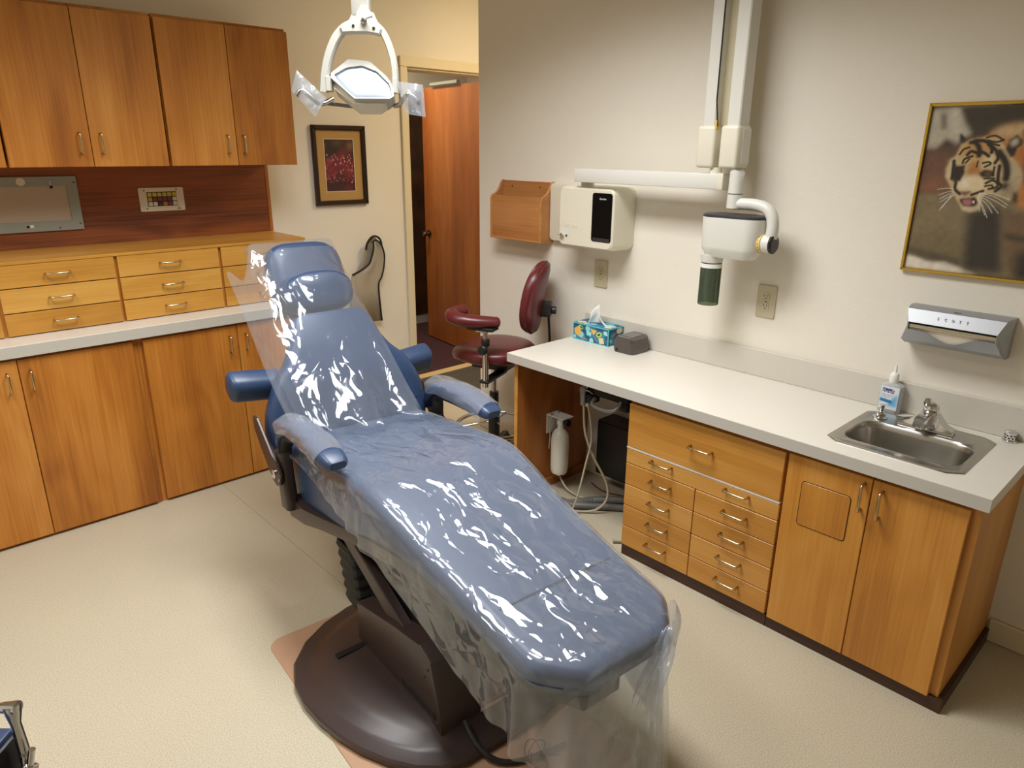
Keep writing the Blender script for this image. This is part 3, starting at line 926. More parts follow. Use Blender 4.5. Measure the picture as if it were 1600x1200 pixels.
st = thing('sink_strainer', 'small perforated chrome strainer basket beside the sink', 'strainer', (2.568, 0.420, ZC))
lathe('base_ring', [(0.017, 0), (0.022, 0.001), (0.022, 0.005), (0.017, 0.006)], 'chrome', st)
lathe('basket', [(0.016, 0.006), (0.0165, 0.012), (0.0165, 0.024), (0.018, 0.028)], 'chrome', st)
lathe('cap', [(0.018, 0.028), (0.019, 0.031), (0.012, 0.035), (0.0, 0.036)], 'chrome', st)
for k in range(20):
    a = 2 * PI * (k % 10 + 0.5 * (k // 10)) / 10
    lathe('hole', [(0.0028, 0), (0.0026, 0.0006), (0, 0.0008)], 'black', st, 8, (0, 0, 0), 'x').matrix_local = Matrix.Translation((0, 0, 0.013 + 0.008 * (k // 10))) @ Matrix.Rotation(a, 4, 'Z') @ Matrix.Translation((0.0165, 0, 0))

# hand sanitizer bottle
pu = thing('sanitizer_bottle', 'clear hand sanitizer pump bottle behind the sink', 'bottle', (2.562, 0.783, ZC))
loft('bottle_body', [[(u * k2, v * k1, z) for u, v in rrect(0.040, 0.074, 0.014, 4)] for z, k1, k2 in ((0.0, 0.90, 0.85), (0.004, 0.97, 0.96), (0.03, 1, 1), (0.085, 1, 1), (0.098, 0.98, 0.95), (0.104, 0.80, 0.75), (0.107, 0.42, 0.6))], 'gel', pu)
lathe('cap', [(0.014, 0.106), (0.0155, 0.112), (0.015, 0.134), (0.012, 0.140), (0.006, 0.144)], 'white', pu)
lathe('nozzle', [(0.005, 0.144), (0.0045, 0.156), (0.002, 0.172), (0.0, 0.173)], 'white', pu)
NU, NV = 44, 60
U, V_ = np.meshgrid(np.linspace(0, 1, NU), np.linspace(0, 1, NV))
img = np.ones((NV, NU, 3)) * np.array(lin('#dfe3e2'))


def put(img, mask, hexc, a=1.0):
    img[:] = img * (1 - mask[..., None] * a) + np.array(lin(hexc)) * mask[..., None] * a


put(img, blur(poly_mask(U, V_, [(0.45, 0.12), (1.0, 0.12), (1.0, 0.75), (0.85, 0.62), (0.72, 0.55), (0.6, 0.36), (0.45, 0.25)]), 3), '#3fa6d8', 0.85)
put(img, poly_mask(U, V_, [(0.03, 0.45), (0.72, 0.40), (0.70, 0.26), (0.02, 0.31)]), '#1f7fb4')
put(img, poly_mask(U, V_, [(0.12, 0.92), (0.76, 0.86), (0.72, 0.70), (0.08, 0.75)]), '#1d2f8a')
put(img, poly_mask(U, V_, [(0.42, 0.92), (0.66, 0.90), (0.54, 0.84)]), '#c02a3a')
for k in range(3):
    put(img, poly_mask(U, V_, [(0.08, 0.655 - k * 0.06), (0.70 - k * 0.12, 0.61 - k * 0.06), (0.70 - k * 0.12, 0.59 - k * 0.06), (0.08, 0.635 - k * 0.06)]), '#2f7fae', 0.8)
lab = printed_grid('label', 0.030, -0.030, 0.014, 0.096, NU, NV, img, lambda u, v, d: (-0.0206, u, v), 'label', pu)
text('brand_lettering', 'Purell', 0.0150, 'text_white', lab, on_right(-0.0209, 0.0235, 0.0745) @ Matrix.Rotation(math.radians(-3), 4, 'Z'), 0.0001, shear=0.15)

# paper towel dispenser
td = thing('towel_dispenser', 'grey metal folded paper towel dispenser under the tiger picture', 'dispenser', (XR - 0.001, 0.628, 0.985))
A = 0.148
loft('back_case', [[(-x, a, z1), (-x, -a, z1), (-x, -a, z0), (-x, a, z0)] for x, a, z0, z1 in ((0.0, A, 0.0, 0.128), (0.040, A, 0.0, 0.130), (0.046, A - 0.002, 0.002, 0.128))], 'alu', td)


def slab4(name, quad, th, mat, parent):
    """A thin plate from four corner points, thickened along its normal."""
    q4 = [Vector(p) for p in quad]
    nrm = (q4[1] - q4[0]).cross(q4[3] - q4[0]).normalized() * th
    bm = bmesh.new()
    a = [bm.verts.new(p) for p in q4]; c = [bm.verts.new(p + nrm) for p in q4]
    bm.faces.new(a); bm.faces.new(c[::-1])
    for k in range(4):
        bm.faces.new((a[k], c[k], c[(k + 1) % 4], a[(k + 1) % 4]))
    return from_bm(name, bm, mat, parent)


slab4('top_plate', [(-0.046, A - 0.002, 0.128), (-0.046, -A + 0.002, 0.128), (-0.084, -A + 0.008, 0.124), (-0.084, A - 0.008, 0.124)], -0.002, 'alu', td)
slab4('upper_front', [(-0.084, A - 0.008, 0.124), (-0.084, -A + 0.008, 0.124), (-0.106, -A + 0.022, 0.084), (-0.106, A - 0.022, 0.084)], -0.002, 'alu', td)
slab4('side_plate', [(-0.046, A - 0.002, 0.128), (-0.084, A - 0.008, 0.124), (-0.106, A - 0.022, 0.084), (-0.046, A - 0.002, 0.002)], 0.002, 'alu', td)
slab4('side_plate', [(-0.046, -A + 0.002, 0.128), (-0.084, -A + 0.008, 0.124), (-0.106, -A + 0.022, 0.084), (-0.046, -A + 0.002, 0.002)], -0.002, 'alu', td)
slab4('side_plate', [(-0.106, A - 0.022, 0.084), (-0.106, A - 0.022, 0.060), (-0.090, A - 0.004, 0.022), (-0.046, A - 0.002, 0.002)], 0.002, 'alu', td)
slab4('side_plate', [(-0.106, -A + 0.022, 0.084), (-0.106, -A + 0.022, 0.060), (-0.090, -A + 0.004, 0.022), (-0.046, -A + 0.002, 0.002)], -0.002, 'alu', td)
# lower lip with the scooped edge
bm = bmesh.new(); NQ = 24
top = []; bot = []
for k in range(NQ + 1):
    y = (A - 0.022) * (1 - 2 * k / NQ)
    q_ = abs(y) / (A - 0.022)
    z = 0.060 - 0.030 * (0.5 + 0.5 * math.cos(PI * min(1, q_ / 0.72)))
    yy = y * (1 + 0.17 * (0.060 - z) / 0.04 * (0 if q_ < 0.99 else 0))
    top.append(bm.verts.new((-0.106 + 0.016 * (0.060 - z) / 0.038, yy, z)))
    bot.append(bm.verts.new((-0.090, (A - 0.004) * (1 - 2 * k / NQ), 0.022)))
for k in range(NQ):
    bm.faces.new((top[k], top[k + 1], bot[k + 1], bot[k]))
lf = from_bm('lower_front', bm, 'alu', td)
md = lf.modifiers.new('thick', 'SOLIDIFY'); md.thickness = 0.002; md.offset = 0
slab4('under_plate', [(-0.090, A - 0.004, 0.022), (-0.090, -A + 0.004, 0.022), (-0.046, -A + 0.002, 0.002), (-0.046, A - 0.002, 0.002)], 0.002, 'alu', td)
pt = slab4('towel_stack', [(-0.100, A - 0.026, 0.075), (-0.100, -A + 0.026, 0.075), (-0.086, -A + 0.020, 0.024), (-0.086, A - 0.020, 0.024)], 0.010, 'paper', td)
box('fold_edge', (-0.104, -A + 0.026, 0.075), (-0.090, A - 0.026, 0.0765), 'plate', pt)
box('fold_edge', (-0.105, -A + 0.026, 0.068), (-0.092, A - 0.026, 0.0690), 'plate', pt)
box('lock', (-0.070, -0.012, 0.125), (-0.058, 0.012, 0.1285), 'screw', td, 0.0015)
for k, ch in enumerate('SCOTT'):
    th_ = math.atan2(0.022, 0.040)
    text('embossed_letter', ch, 0.012, 'grey_steel', td, Matrix.Translation((-0.0955, 0.042 - k * 0.0205, 0.1075)) @ Matrix(((0, 0, -1, 0), (-1, 0, 0, 0), (0, 1, 0, 0), (0, 0, 0, 1))) @ Matrix.Rotation(-th_, 4, 'X') @ Matrix.Translation((-0.004, -0.006, 0.003)), 0.0012, sx=0.75)


# outlets
def outlet(label, y, z):
    t = thing('wall_outlet', label, 'outlet', (XR - 0.0005, y, z), 0, 'wall outlets above the counter')
    prism('plate', rrect(0.079, 0.127, 0.005, 3), YZ(), 0, -0.006, 'plate', t, 0.0015)
    for s in (1, -1):
        f_ = prism('socket', [(0.017 * math.cos(a) if abs(math.cos(a)) < 0.8 else 0.0145 * math.copysign(1, math.cos(a)), 0.017 * math.sin(a) + s * 0.0195) for a in [2 * PI * k / 24 for k in range(24)]], YZ(), -0.006, -0.0078, 'plate', t)
        for sy in (0.0065, -0.0065):
            box('slot', (-0.0082, sy - 0.001, s * 0.0195), (-0.0076, sy + 0.001, s * 0.0195 + 0.009), 'black', f_)
        lathe('ground_hole', [(0.0026, 0), (0.0026, 0.0004), (0, 0.0005)], 'black', f_, 8, (-0.0082, 0, s * 0.0195 - 0.007), 'x')
    lathe('screw', [(0.003, 0), (0.003, 0.001), (0, 0.0015)], 'screw', t, 8, (-0.0075, 0, 0), 'x')


outlet('beige double outlet below the x-ray control box', 2.145, 1.034)
outlet('beige double outlet right of the x-ray tube head', 1.304, 1.034)

# tiger picture: gold frame and print
tp = thing('tiger_picture', 'large gold framed tiger photograph above the towel dispenser', 'picture', (XR - 0.001, 0.838, 1.220))
TW, TH = 0.70, 0.522
picture_frame('frame_moulding', TW, TH, 0.009, -0.018, 'gold', tp, lambda u, v, d: (d, -u, v))
box('backing', (-0.008, -TW + 0.008, 0.008), (-0.001, -0.008, TH - 0.008), 'brown_flat', tp)

# tissue box
tb = thing('tissue_box', 'teal patterned tissue box at the end of the counter', 'tissue box', (2.476, 1.980, ZC))
TX, TY, TZ = 0.110, 0.218, 0.082
box('carton', (0.0006, 0.0006, 0), (TX - 0.0006, TY - 0.0006, TZ - 0.0006), 'carton', tb)
rng = random.Random(5)


def collage(nu, nv, w, h, shapes):
    U, V = np.meshgrid((np.arange(nu) + 0.5) / nu * w, (np.arange(nv) + 0.5) / nv * h)
    im = np.ones((nv, nu, 3)) * np.array(lin('#17587a'))
    for pts, hexc in shapes:
        put(im, poly_mask(U, V, pts), hexc)
    e = 0.0045
    edge = ((U < e) | (U > w - e) | (V < e) | (V > h - e)).astype(float)
    put(im, edge, '#62c3cc')
    return im


def blob(cx, cy, rx, ry, n=12, a0=0.0, sq=1.0):
    return [(cx + rx * math.copysign(abs(math.cos(a)) ** sq, math.cos(a)) * math.cos(a0) - ry * math.copysign(abs(math.sin(a)) ** sq, math.sin(a)) * math.sin(a0),
             cy + rx * math.copysign(abs(math.cos(a)) ** sq, math.cos(a)) * math.sin(a0) + ry * math.copysign(abs(math.sin(a)) ** sq, math.sin(a)) * math.cos(a0)) for a in [2 * PI * k / n for k in range(n)]]


front = [(blob(0.03, 0.02, 0.05, 0.03), '#2f86a4'), (blob(0.12, 0.05, 0.03, 0.03), '#2a7898'), (blob(0.17, 0.035, 0.03, 0.03), '#2f86a4'),
         (blob(0.092, 0.064, 0.015, 0.013), '#8fcfc9'), (blob(0.052, 0.030, 0.017, 0.015), '#8fcfc9'), (blob(0.117, 0.010, 0.013, 0.014), '#a8ddd6'),
         ([(0.084, 0.054), (0.116, 0.052), (0.114, 0.030), (0.086, 0.033)], '#9ad6dc'),
         ([(0.008, 0.052), (0.034, 0.068), (0.052, 0.050), (0.040, 0.018), (0.014, 0.026)], '#e3b357'), ([(0.108, 0.068), (0.150, 0.064), (0.128, 0.038)], '#e3b357'),
         ([(0.160, 0.032), (0.186, 0.036), (0.196, 0.008), (0.166, 0.006)], '#e6d39a'), (blob(0.160, 0.047, 0.016, 0.012, 12, 0.5), '#c9dc4a'), (blob(0.161, 0.047, 0.010, 0.006, 12, 0.5), '#1d5c4c'),
         (blob(0.050, 0.064, 0.015, 0.009, 12, -0.4), '#b7cf48'), (blob(0.052, 0.064, 0.008, 0.005, 12, -0.4), '#1d5c4c'),
         ([(0.124, 0.042), (0.127, 0.042), (0.152, 0.010), (0.149, 0.009)], '#c98a7a'), ([(0.04, 0.018), (0.095, 0.013), (0.09, 0.009), (0.045, 0.014)], '#d88f62'),
         ([(0.172, 0.036), (0.176, 0.036), (0.182, 0.062), (0.178, 0.062)], '#d88f62'), ([(0.188, 0.07), (0.21, 0.07), (0.212, 0.05), (0.19, 0.052)], '#a9dcd8'), ([(0.205, 0.02), (0.208, 0.03), (0.20, 0.012)], '#a9dcd8'), (blob(0.012, 0.014, 0.010, 0.008), '#8fcfc9')]
top_s = [(blob(0.03, 0.03, 0.025, 0.02), '#e6c98a'), (blob(0.07, 0.02, 0.02, 0.012), '#a5d3cf'), (blob(0.10, 0.03, 0.02, 0.015), '#8fcfc9'), (blob(0.15, 0.03, 0.03, 0.02), '#2f86a4'), (blob(0.18, 0.06, 0.03, 0.02), '#a5d3cf'), (blob(0.19, 0.03, 0.02, 0.015), '#e6d39a'),
         ([(0.05, 0.09), (0.10, 0.09), (0.10, 0.07), (0.05, 0.07)], '#e6c98a'), (blob(0.15, 0.09, 0.03, 0.015), '#5da8a8')]
end_s = [(blob(0.03, 0.05, 0.02, 0.016), '#2a7898'), (blob(0.08, 0.065, 0.022, 0.014), '#e6d3a8'), ([(0.02, 0.05), (0.06, 0.056), (0.06, 0.053), (0.02, 0.047)], '#d88f62'), ([(0.01, 0.03), (0.05, 0.06), (0.05, 0.057), (0.012, 0.027)], '#d88f62'), (blob(0.04, 0.02, 0.018, 0.014), '#2f86a4'), ([(0.01, 0.03), (0.03, 0.03), (0.02, 0.006)], '#8fcfc9')]
printed_grid('front_print', TY, 0, 0, TZ, 109, 41, collage(109, 41, TY, TZ, front), lambda u, v, d: (0.0, u, v), 'carton', tb)
printed_grid('top_print', TY, 0, 0, TX, 109, 55, collage(109, 55, TY, TX, top_s), lambda u, v, d: (v, u, TZ), 'carton', tb)
printed_grid('end_print', 0, TX, 0, TZ, 55, 41, collage(55, 41, TX, TZ, end_s), lambda u, v, d: (u, 0.0, v), 'carton', tb)
# tissues standing out of the slot
ti = []
for j in range(9):
    v = j / 8; row = []
    for i in range(13):
        u = i / 12 * 2 - 1
        w_ = 0.052 * (1 - 0.55 * v) + 0.004
        row.append((0.055 + 0.016 * math.sin(3.2 * u + 1) * (1 - 0.3 * v) - 0.012 * v, 0.100 + u * w_ + 0.030 * v - 0.02 * v * v + 0.006 * math.sin(5 * v + 2 * u), TZ - 0.004 + 0.098 * v * (1 - 0.35 * u * u) - 0.012 * abs(u) * v))
    ti.append(row)
bm = bmesh.new(); VV = [[bm.verts.new(p) for p in r_] for r_ in ti]
for a, c in zip(VV, VV[1:]):
    for k in range(12):
        bm.faces.new((a[k], a[k + 1], c[k + 1], c[k]))
to = from_bm('tissue', bm, 'tissue', tb, True); md = to.modifiers.new('thick', 'SOLIDIFY'); md.thickness = 0.0006

# small smoky dispenser
sd = thing('smoky_dispenser', 'small smoky grey plastic box beside the tissue box', 'box', (2.500, 1.872, ZC), math.radians(0))
loft('shell', [[(x, y, z) for y, z in ((-w_, 0.0), (-w_ - 0.004, 0.022), (-w_ * 0.92, 0.056), (-w_ * 0.7, 0.064), (w_ * 0.7, 0.064), (w_ * 0.92, 0.056), (w_ + 0.004, 0.022), (w_, 0.0))] for x, w_ in ((-0.048, 0.036), (-0.040, 0.047), (0.02, 0.050), (0.052, 0.048), (0.062, 0.040))], 'smoke', sd, deg=25)
box('slot', (-0.049, 0.022, 0.004), (-0.043, 0.034, 0.018), 'black', sd, 0.002)
box('seam', (-0.0425, -0.0515, 0.0215), (0.058, 0.0515, 0.0225), 'black', sd)
box('top_pad', (-0.03, -0.030, 0.0635), (0.045, 0.030, 0.066), 'hose_grey', sd, 0.001)

for o in sd.children:
    o.data.transform(Matrix.Scale(1.15, 4))

# wooden file rack
fr_ = thing('file_rack', 'wooden wall file rack left of the x-ray control box', 'file rack', (XR - 0.001, 2.466, 1.160))
RW, RD = 0.374, 0.090
SH = [(0, 0), (-RD, 0), (-RD, 0.190), (-RD * 0.9, 0.208), (-RD * 0.55, 0.224), (-RD * 0.35, 0.245), (-RD * 0.18, 0.274), (0, 0.282)]
for y0 in (0.0, RW - 0.014):
    prism('side', SH, lambda u, v, d: (u, d, v), y0, y0 + 0.014, 'rack_wood', fr_, 0.0015)
box('back', (-0.010, 0.014, 0.005), (0, RW - 0.014, 0.278), 'rack_wood', fr_)
box('front', (-RD + 0.002, 0.014, 0.0), (-RD + 0.010, RW - 0.014, 0.206), 'rack_wood', fr_, 0.001)
box('bottom', (-RD - 0.003, 0.0, -0.010), (0, RW, 0.0), 'rack_wood', fr_, 0.002)
for sy in (0.09, 0.29):
    lathe('screw', [(0.004, 0), (0.004, 0.001), (0, 0.002)], 'screw', fr_, 8, (-0.012, sy, 0.252), 'x')

# ================================================================== x-ray unit on the right wall
xr = thing('dental_xray_unit', 'cream wall-mounted dental x-ray unit with folded arm and tube head', 'x-ray unit', (XR - 0.001, 1.970, 1.170))
# local: x out of the wall is negative, y along the wall, z up from the bottom of the control box
cb = prism('back_plate', rrect(0.492, 0.272, 0.022, 5, 0.247, 0.132), YZ(), 0.0, -0.032, 'ivory', xr, 0.004, seg=2)
loft('control_box', [[(-x, u, v) for u, v in rrect(w_, h_, r_, 5, cy, 0.131)] for x, w_, h_, r_, cy in
                     ((0.0, 0.330, 0.276, 0.030, 0.164), (0.032, 0.330, 0.276, 0.030, 0.164), (0.110, 0.328, 0.272, 0.030, 0.164), (0.138, 0.320, 0.262, 0.028, 0.165), (0.146, 0.306, 0.250, 0.024, 0.165))], 'ivory', xr, deg=28)
pn = prism('display_panel', rrect(0.112, 0.210, 0.012, 4, 0.068, 0.139), YZ(), -0.146, -0.1475, 'black_gloss', xr)
text('panel_lettering', 'Gendex', 0.012, 'text_white', pn, on_right(-0.1478, 0.084, 0.216), 0.0001)
for k in range(3):
    for j in range(9):
        box('fine_print', (-0.1479, 0.113 - j * 0.0105 - 0.008, 0.048 - k * 0.005), (-0.1475, 0.113 - j * 0.0105, 0.0495 - k * 0.005), 'text_grey', pn)
text('embossed_lettering', 'Gendex', 0.030, 'ivory', xr, on_right(-0.1462, 0.305, 0.085), 0.0010)
kl = lathe('key_switch', [(0.008, 0), (0.008, 0.004), (0.005, 0.006), (0.005, 0.010), (0, 0.0105)], 'chrome', xr, 14, (-0.1565, 0.298, 0.047), 'x')
box('key', (-0.166, 0.285, 0.0455), (-0.152, 0.311, 0.0485), 'chrome', kl, 0.001)
box('switch_plate', (-0.1470, 0.258, 0.040), (-0.146, 0.309, 0.074), 'xwhite', xr)
lathe('indicator', [(0.004, 0), (0.004, 0.004), (0, 0.005)], 'screw', xr, 10, (-0.151, 0.272, 0.046), 'x')
# horizontal swing arm
lathe('arm_pivot', [(0.030, 0.262), (0.030, 0.288)], 'ivory', xr, 24, (-0.095, 0.200, 0))
box('swing_arm', (-0.165, -0.495, 0.286), (-0.105, 0.222, 0.343), 'xwhite', xr, 0.004, 2)
box('arm_end_cap', (-0.167, -0.520, 0.284), (-0.103, -0.494, 0.345), 'ivory', xr, 0.004, 2)
lathe('elbow_pivot', [(0.022, 0.343), (0.022, 0.365)], 'ivory', xr, 20, (-0.135, -0.468, 0))
# folded upright arms with their joint covers
for nm, y0, y1, x0, x1 in (('left', -0.472, -0.395, -0.172, -0.088), ('right', -0.578, -0.503, -0.188, -0.096)):
    box('joint_cover', (x0, y0, 0.362), (x1, y1, 0.512), 'ivory', xr, 0.012, 3)
box('cover_lid', (-0.160, -0.5815, 0.378), (-0.104, -0.577, 0.500), 'xwhite', xr, 0.002)
box('upright_arm', (-0.164, -0.464, 0.505), (-0.102, -0.412, 1.30), 'xwhite', xr, 0.004)
box('upright_arm', (-0.178, -0.572, 0.505), (-0.108, -0.520, 1.30), 'xwhite', xr, 0.004)
box('arm_inner', (-0.130, -0.520, 0.430), (-0.108, -0.464, 1.30), 'plate', xr)
box('top_joint', (-0.185, -0.585, 1.28), (-0.095, -0.402, 1.40), 'ivory', xr, 0.012, 2)
tube('arm_cable', [(-0.166, -0.466, 1.30), (-0.166, -0.462, 0.90), (-0.166, -0.463, 0.60), (-0.162, -0.474, 0.51)], 0.0025, 'black', xr)
box('cable_guard', (-0.168, -0.473, 0.500), (-0.150, -0.466, 0.530), 'yellow_ring', xr)
# neck: slanted stub, collar, curved yoke
HX = -0.150
NK = -0.568
loft('neck_stub', [[(HX + 0.027 * math.cos(a), NK + 0.027 * math.sin(a), z + k_ * 0.030 * math.sin(a)) for a in [2 * PI * i / 20 for i in range(20)]] for z, k_ in ((0.275, 0), (0.3205, 0), (0.362, 0.55))], 'xwhite', xr, deg=60)
lathe('neck_gap', [(0.0265, 0.272), (0.0265, 0.2755)], 'black', xr, 20, (HX, NK, 0))
lathe('neck_collar', [(0.028, 0.222), (0.028, 0.272)], 'xwhite', xr, 20, (HX, NK, 0))
yk = [(HX, NK, 0.238), (HX, -0.61, 0.239), (HX, -0.655, 0.238), (HX, -0.697, 0.228), (HX, -0.722, 0.202), (HX, -0.730, 0.165), (HX, -0.728, 0.125)]
tube('yoke_arm', catmull(yk, 5), 0.0215, 'xwhite', xr, 12)
# tube head
hh = [(-0.605, 0)]
HY = -0.578
sect = lambda w_, d_, r_: [(HX + v, HY + u) for u, v in rrect(w_, d_, r_, 6)]
loft('tube_head', [[(p[0], p[1] + sh, z) for p in sect(w_, d_, r_)] for z, w_, d_, r_, sh in ((0.040, 0.190, 0.080, 0.036, 0.004), (0.068, 0.236, 0.112, 0.052, 0.002), (0.080, 0.244, 0.118, 0.056, 0.0), (0.188, 0.252, 0.118, 0.056, 0.0))], 'xwhite', xr, deg=25)
loft('head_lid', [[(p[0], p[1], z) for p in sect(w_, d_, r_)] for z, w_, d_, r_ in ((0.188, 0.252, 0.118, 0.056), (0.196, 0.250, 0.116, 0.055), (0.200, 0.238, 0.104, 0.050))], 'charcoal', xr, deg=25)
kn = (HX, -0.695, 0.105)
lathe('pivot_hub', [(0.024, 0.010), (0.034, 0.002), (0.036, -0.008)], 'xwhite', xr, 24, (HX, -0.682, 0.105), 'y')
lathe('angle_ring', [(0.0365, -0.008), (0.0365, -0.022)], 'yellow_ring', xr, 28, (HX, -0.682, 0.105), 'y')
for k in range(9):
    a = PI * (0.55 + k * 0.11)
    box('ring_mark', (-0.0005, -0.0006, -0.0018), (0.0005, 0.0006, 0.0018), 'black', xr).location = (HX + 0.0368 * math.cos(a), -0.697, 0.105 + 0.0368 * math.sin(a))
lathe('pivot_drum', [(0.033, -0.022), (0.033, -0.052)], 'xwhite', xr, 28, (HX, -0.682, 0.105), 'y')
lathe('pivot_cap', [(0.034, -0.052), (0.035, -0.060), (0.030, -0.064), (0.0, -0.065)], 'black', xr, 28, (HX, -0.682, 0.105), 'y')
CX, CY = HX, -0.497
lathe('cone_mount', [(0.046, 0.045), (0.044, 0.030), (0.0405, 0.014)], 'xwhite', xr, 28, (CX, CY, 0))
lathe('cone_gap', [(0.0395, 0.010), (0.0395, 0.014)], 'black', xr, 28, (CX, CY, 0))
lathe('cone_collar', [(0.0415, -0.006), (0.0415, 0.010)], 'white', xr, 28, (CX, CY, 0))
bm = bmesh.new()
tr_ = [(0.0405, -0.006), (0.0405, -0.150), (0.0385, -0.152), (0.0385, -0.006)]
VV = [[bm.verts.new((CX + r_ * math.cos(2 * PI * k / 28), CY + r_ * math.sin(2 * PI * k / 28), z)) for k in range(28)] for r_, z in tr_]
for i in range(4):
    a, c = VV[i], VV[(i + 1) % 4]
    for k in range(28):
        bm.faces.new((a[k], a[(k + 1) % 28], c[(k + 1) % 28], c[k]))
smooth_by_angle(from_bm('aiming_cone', bm, 'green_tube', xr), 30)

# ================================================================== hanging lead apron on the back wall
la = thing('lead_apron', 'grey lead apron with black binding hanging on the back wall', 'apron', (2.375, YB - 0.002, 0.40))
AX = 2.375
hook = tube('hook', [(0, 0, 0.640), (0, -0.030, 0.640), (0, -0.055, 0.646), (0, -0.060, 0.660)], 0.006, 'pull', la)


def sheet(name, pts_l, pts_r, mat, parent, wave, amp, n=10, th=0.005):
    """A hanging panel between two edge lines (x, y, z), with soft folds across it."""
    bm = bmesh.new(); rows_ = []
    for a, c in zip(pts_l, pts_r):
        a, c = Vector(a), Vector(c)
        rows_.append([bm.verts.new(a.lerp(c, k / n) + Vector((0, amp * math.sin(wave * k / n * PI + a.z * 3), 0))) for k in range(n + 1)])
    for a, c in zip(rows_, rows_[1:]):
        for k in range(n):
            bm.faces.new((a[k], a[k + 1], c[k + 1], c[k]))
    o = from_bm(name, bm, mat, parent, True)
    md = o.modifiers.new('thick', 'SOLIDIFY'); md.thickness = th; md.offset = 0
    return o


EL = [(2.372, -0.060, 1.052), (2.366, -0.062, 1.005), (2.350, -0.060, 0.955), (2.330, -0.058, 0.915), (2.279, -0.055, 0.885), (2.215, -0.052, 0.860), (2.195, -0.05, 0.75), (2.20, -0.05, 0.55)]
ER = [(2.380, -0.060, 1.060), (2.405, -0.062, 1.040), (2.425, -0.060, 1.010), (2.440, -0.055, 0.955), (2.432, -0.052, 0.880), (2.414, -0.050, 0.825), (2.390, -0.050, 0.768), (2.402, -0.050, 0.55)]
L_ = [(x - AX, y, z - 0.40) for x, y, z in EL]; R_ = [(x - AX, y, z - 0.40) for x, y, z in ER]
sheet('front_panel', L_, R_, 'apron', la, 3.0, 0.006)
BL = [(2.372, -0.040, 1.070), (2.345, -0.035, 1.045), (2.331, -0.030, 1.000), (2.310, -0.026, 0.940), (2.283, -0.022, 0.890), (2.260, -0.02, 0.80), (2.25, -0.02, 0.55)]
BR = [(2.392, -0.040, 1.075), (2.412, -0.035, 1.050), (2.420, -0.030, 1.010), (2.415, -0.026, 0.940), (2.40, -0.022, 0.89), (2.39, -0.02, 0.80), (2.39, -0.02, 0.55)]
sheet('back_panel', [(x - AX, y, z - 0.40) for x, y, z in BL], [(x - AX, y, z - 0.40) for x, y, z in BR], 'apron', la, 1.0, 0.003)
tube('binding', catmull(L_[:6], 5), 0.0055, 'rubber', la, 8)
tube('binding', catmull([(x + 0.002, y - 0.007, z) for x, y, z in R_], 5), 0.0055, 'rubber', la, 8)
tube('binding', catmull([(x - AX, y, z - 0.40) for x, y, z in [(2.328, -0.038, 1.000), (2.335, -0.042, 1.035), (2.356, -0.050, 1.068), (2.383, -0.058, 1.080), (2.410, -0.062, 1.066), (2.423, -0.062, 1.040), (2.425, -0.062, 1.010)]], 5), 0.0065, 'rubber', la, 8)
tube('binding', catmull([(x - AX, y, z - 0.40) for x, y, z in [(2.372, -0.064, 1.052), (2.383, -0.066, 1.058), (2.405, -0.066, 1.040), (2.425, -0.062, 1.010)]], 5), 0.005, 'rubber', la, 8)

# ================================================================== burgundy assistant stool
SX, SY = 2.305, 2.575
stl = thing('assistant_stool', 'burgundy vinyl assistant stool with curved arm and backrest', 'stool', (SX, SY, 0), math.radians(22))


def disc_rings(rx, ry, zs, n=36, dip=None):
    return [[(rx * k_ * math.cos(2 * PI * i / n), ry * k_ * math.sin(2 * PI * i / n), z) for i in range(n)] for k_, z in zs]


so = loft('seat', disc_rings(0.205, 0.215, [(0.55, 0.592), (0.90, 0.594), (0.975, 0.604), (1.0, 0.622), (0.985, 0.642), (0.90, 0.658), (0.6, 0.668), (0.2, 0.671), (0.02, 0.671)]), 'burgundy', stl, deg=60)
for v in so.data.vertices:      # saddle: sides drop at the front, centre dished
    x, y, z = v.co
    if z > 0.60:
        v.co.z += -0.9 * max(0, y - 0.05) ** 2 * 1.0 + 0.25 * max(0, -y - 0.08) ** 2
box('seat_plate', (-0.10, -0.12, 0.572), (0.10, 0.12, 0.593), 'black', stl, 0.004)
box('mechanism', (-0.06, -0.10, 0.535), (0.06, 0.10, 0.573), 'black', stl, 0.008, 2)
lathe('column_lower', [(0.030, 0.06), (0.030, 0.300), (0.026, 0.304)], 'black', stl, 20)
lathe('column_upper', [(0.0245, 0.30), (0.0245, 0.40)], 'black', stl, 20)
lathe('gas_lift', [(0.014, 0.40), (0.014, 0.54)], 'chrome', stl, 16)
ringp = [(0.195 * math.cos(2 * PI * k / 40), 0.195 * math.sin(2 * PI * k / 40), 0.215) for k in range(40)]
fr2 = tube('foot_ring', ringp, 0.010, 'chrome', stl, 8, True)
for k in range(3):
    a = 2 * PI * k / 3 + 2.2
    tube('ring_spoke', [(0.028 * math.cos(a), 0.028 * math.sin(a), 0.235), (0.19 * math.cos(a), 0.19 * math.sin(a), 0.215)], 0.006, 'chrome', stl, 8)
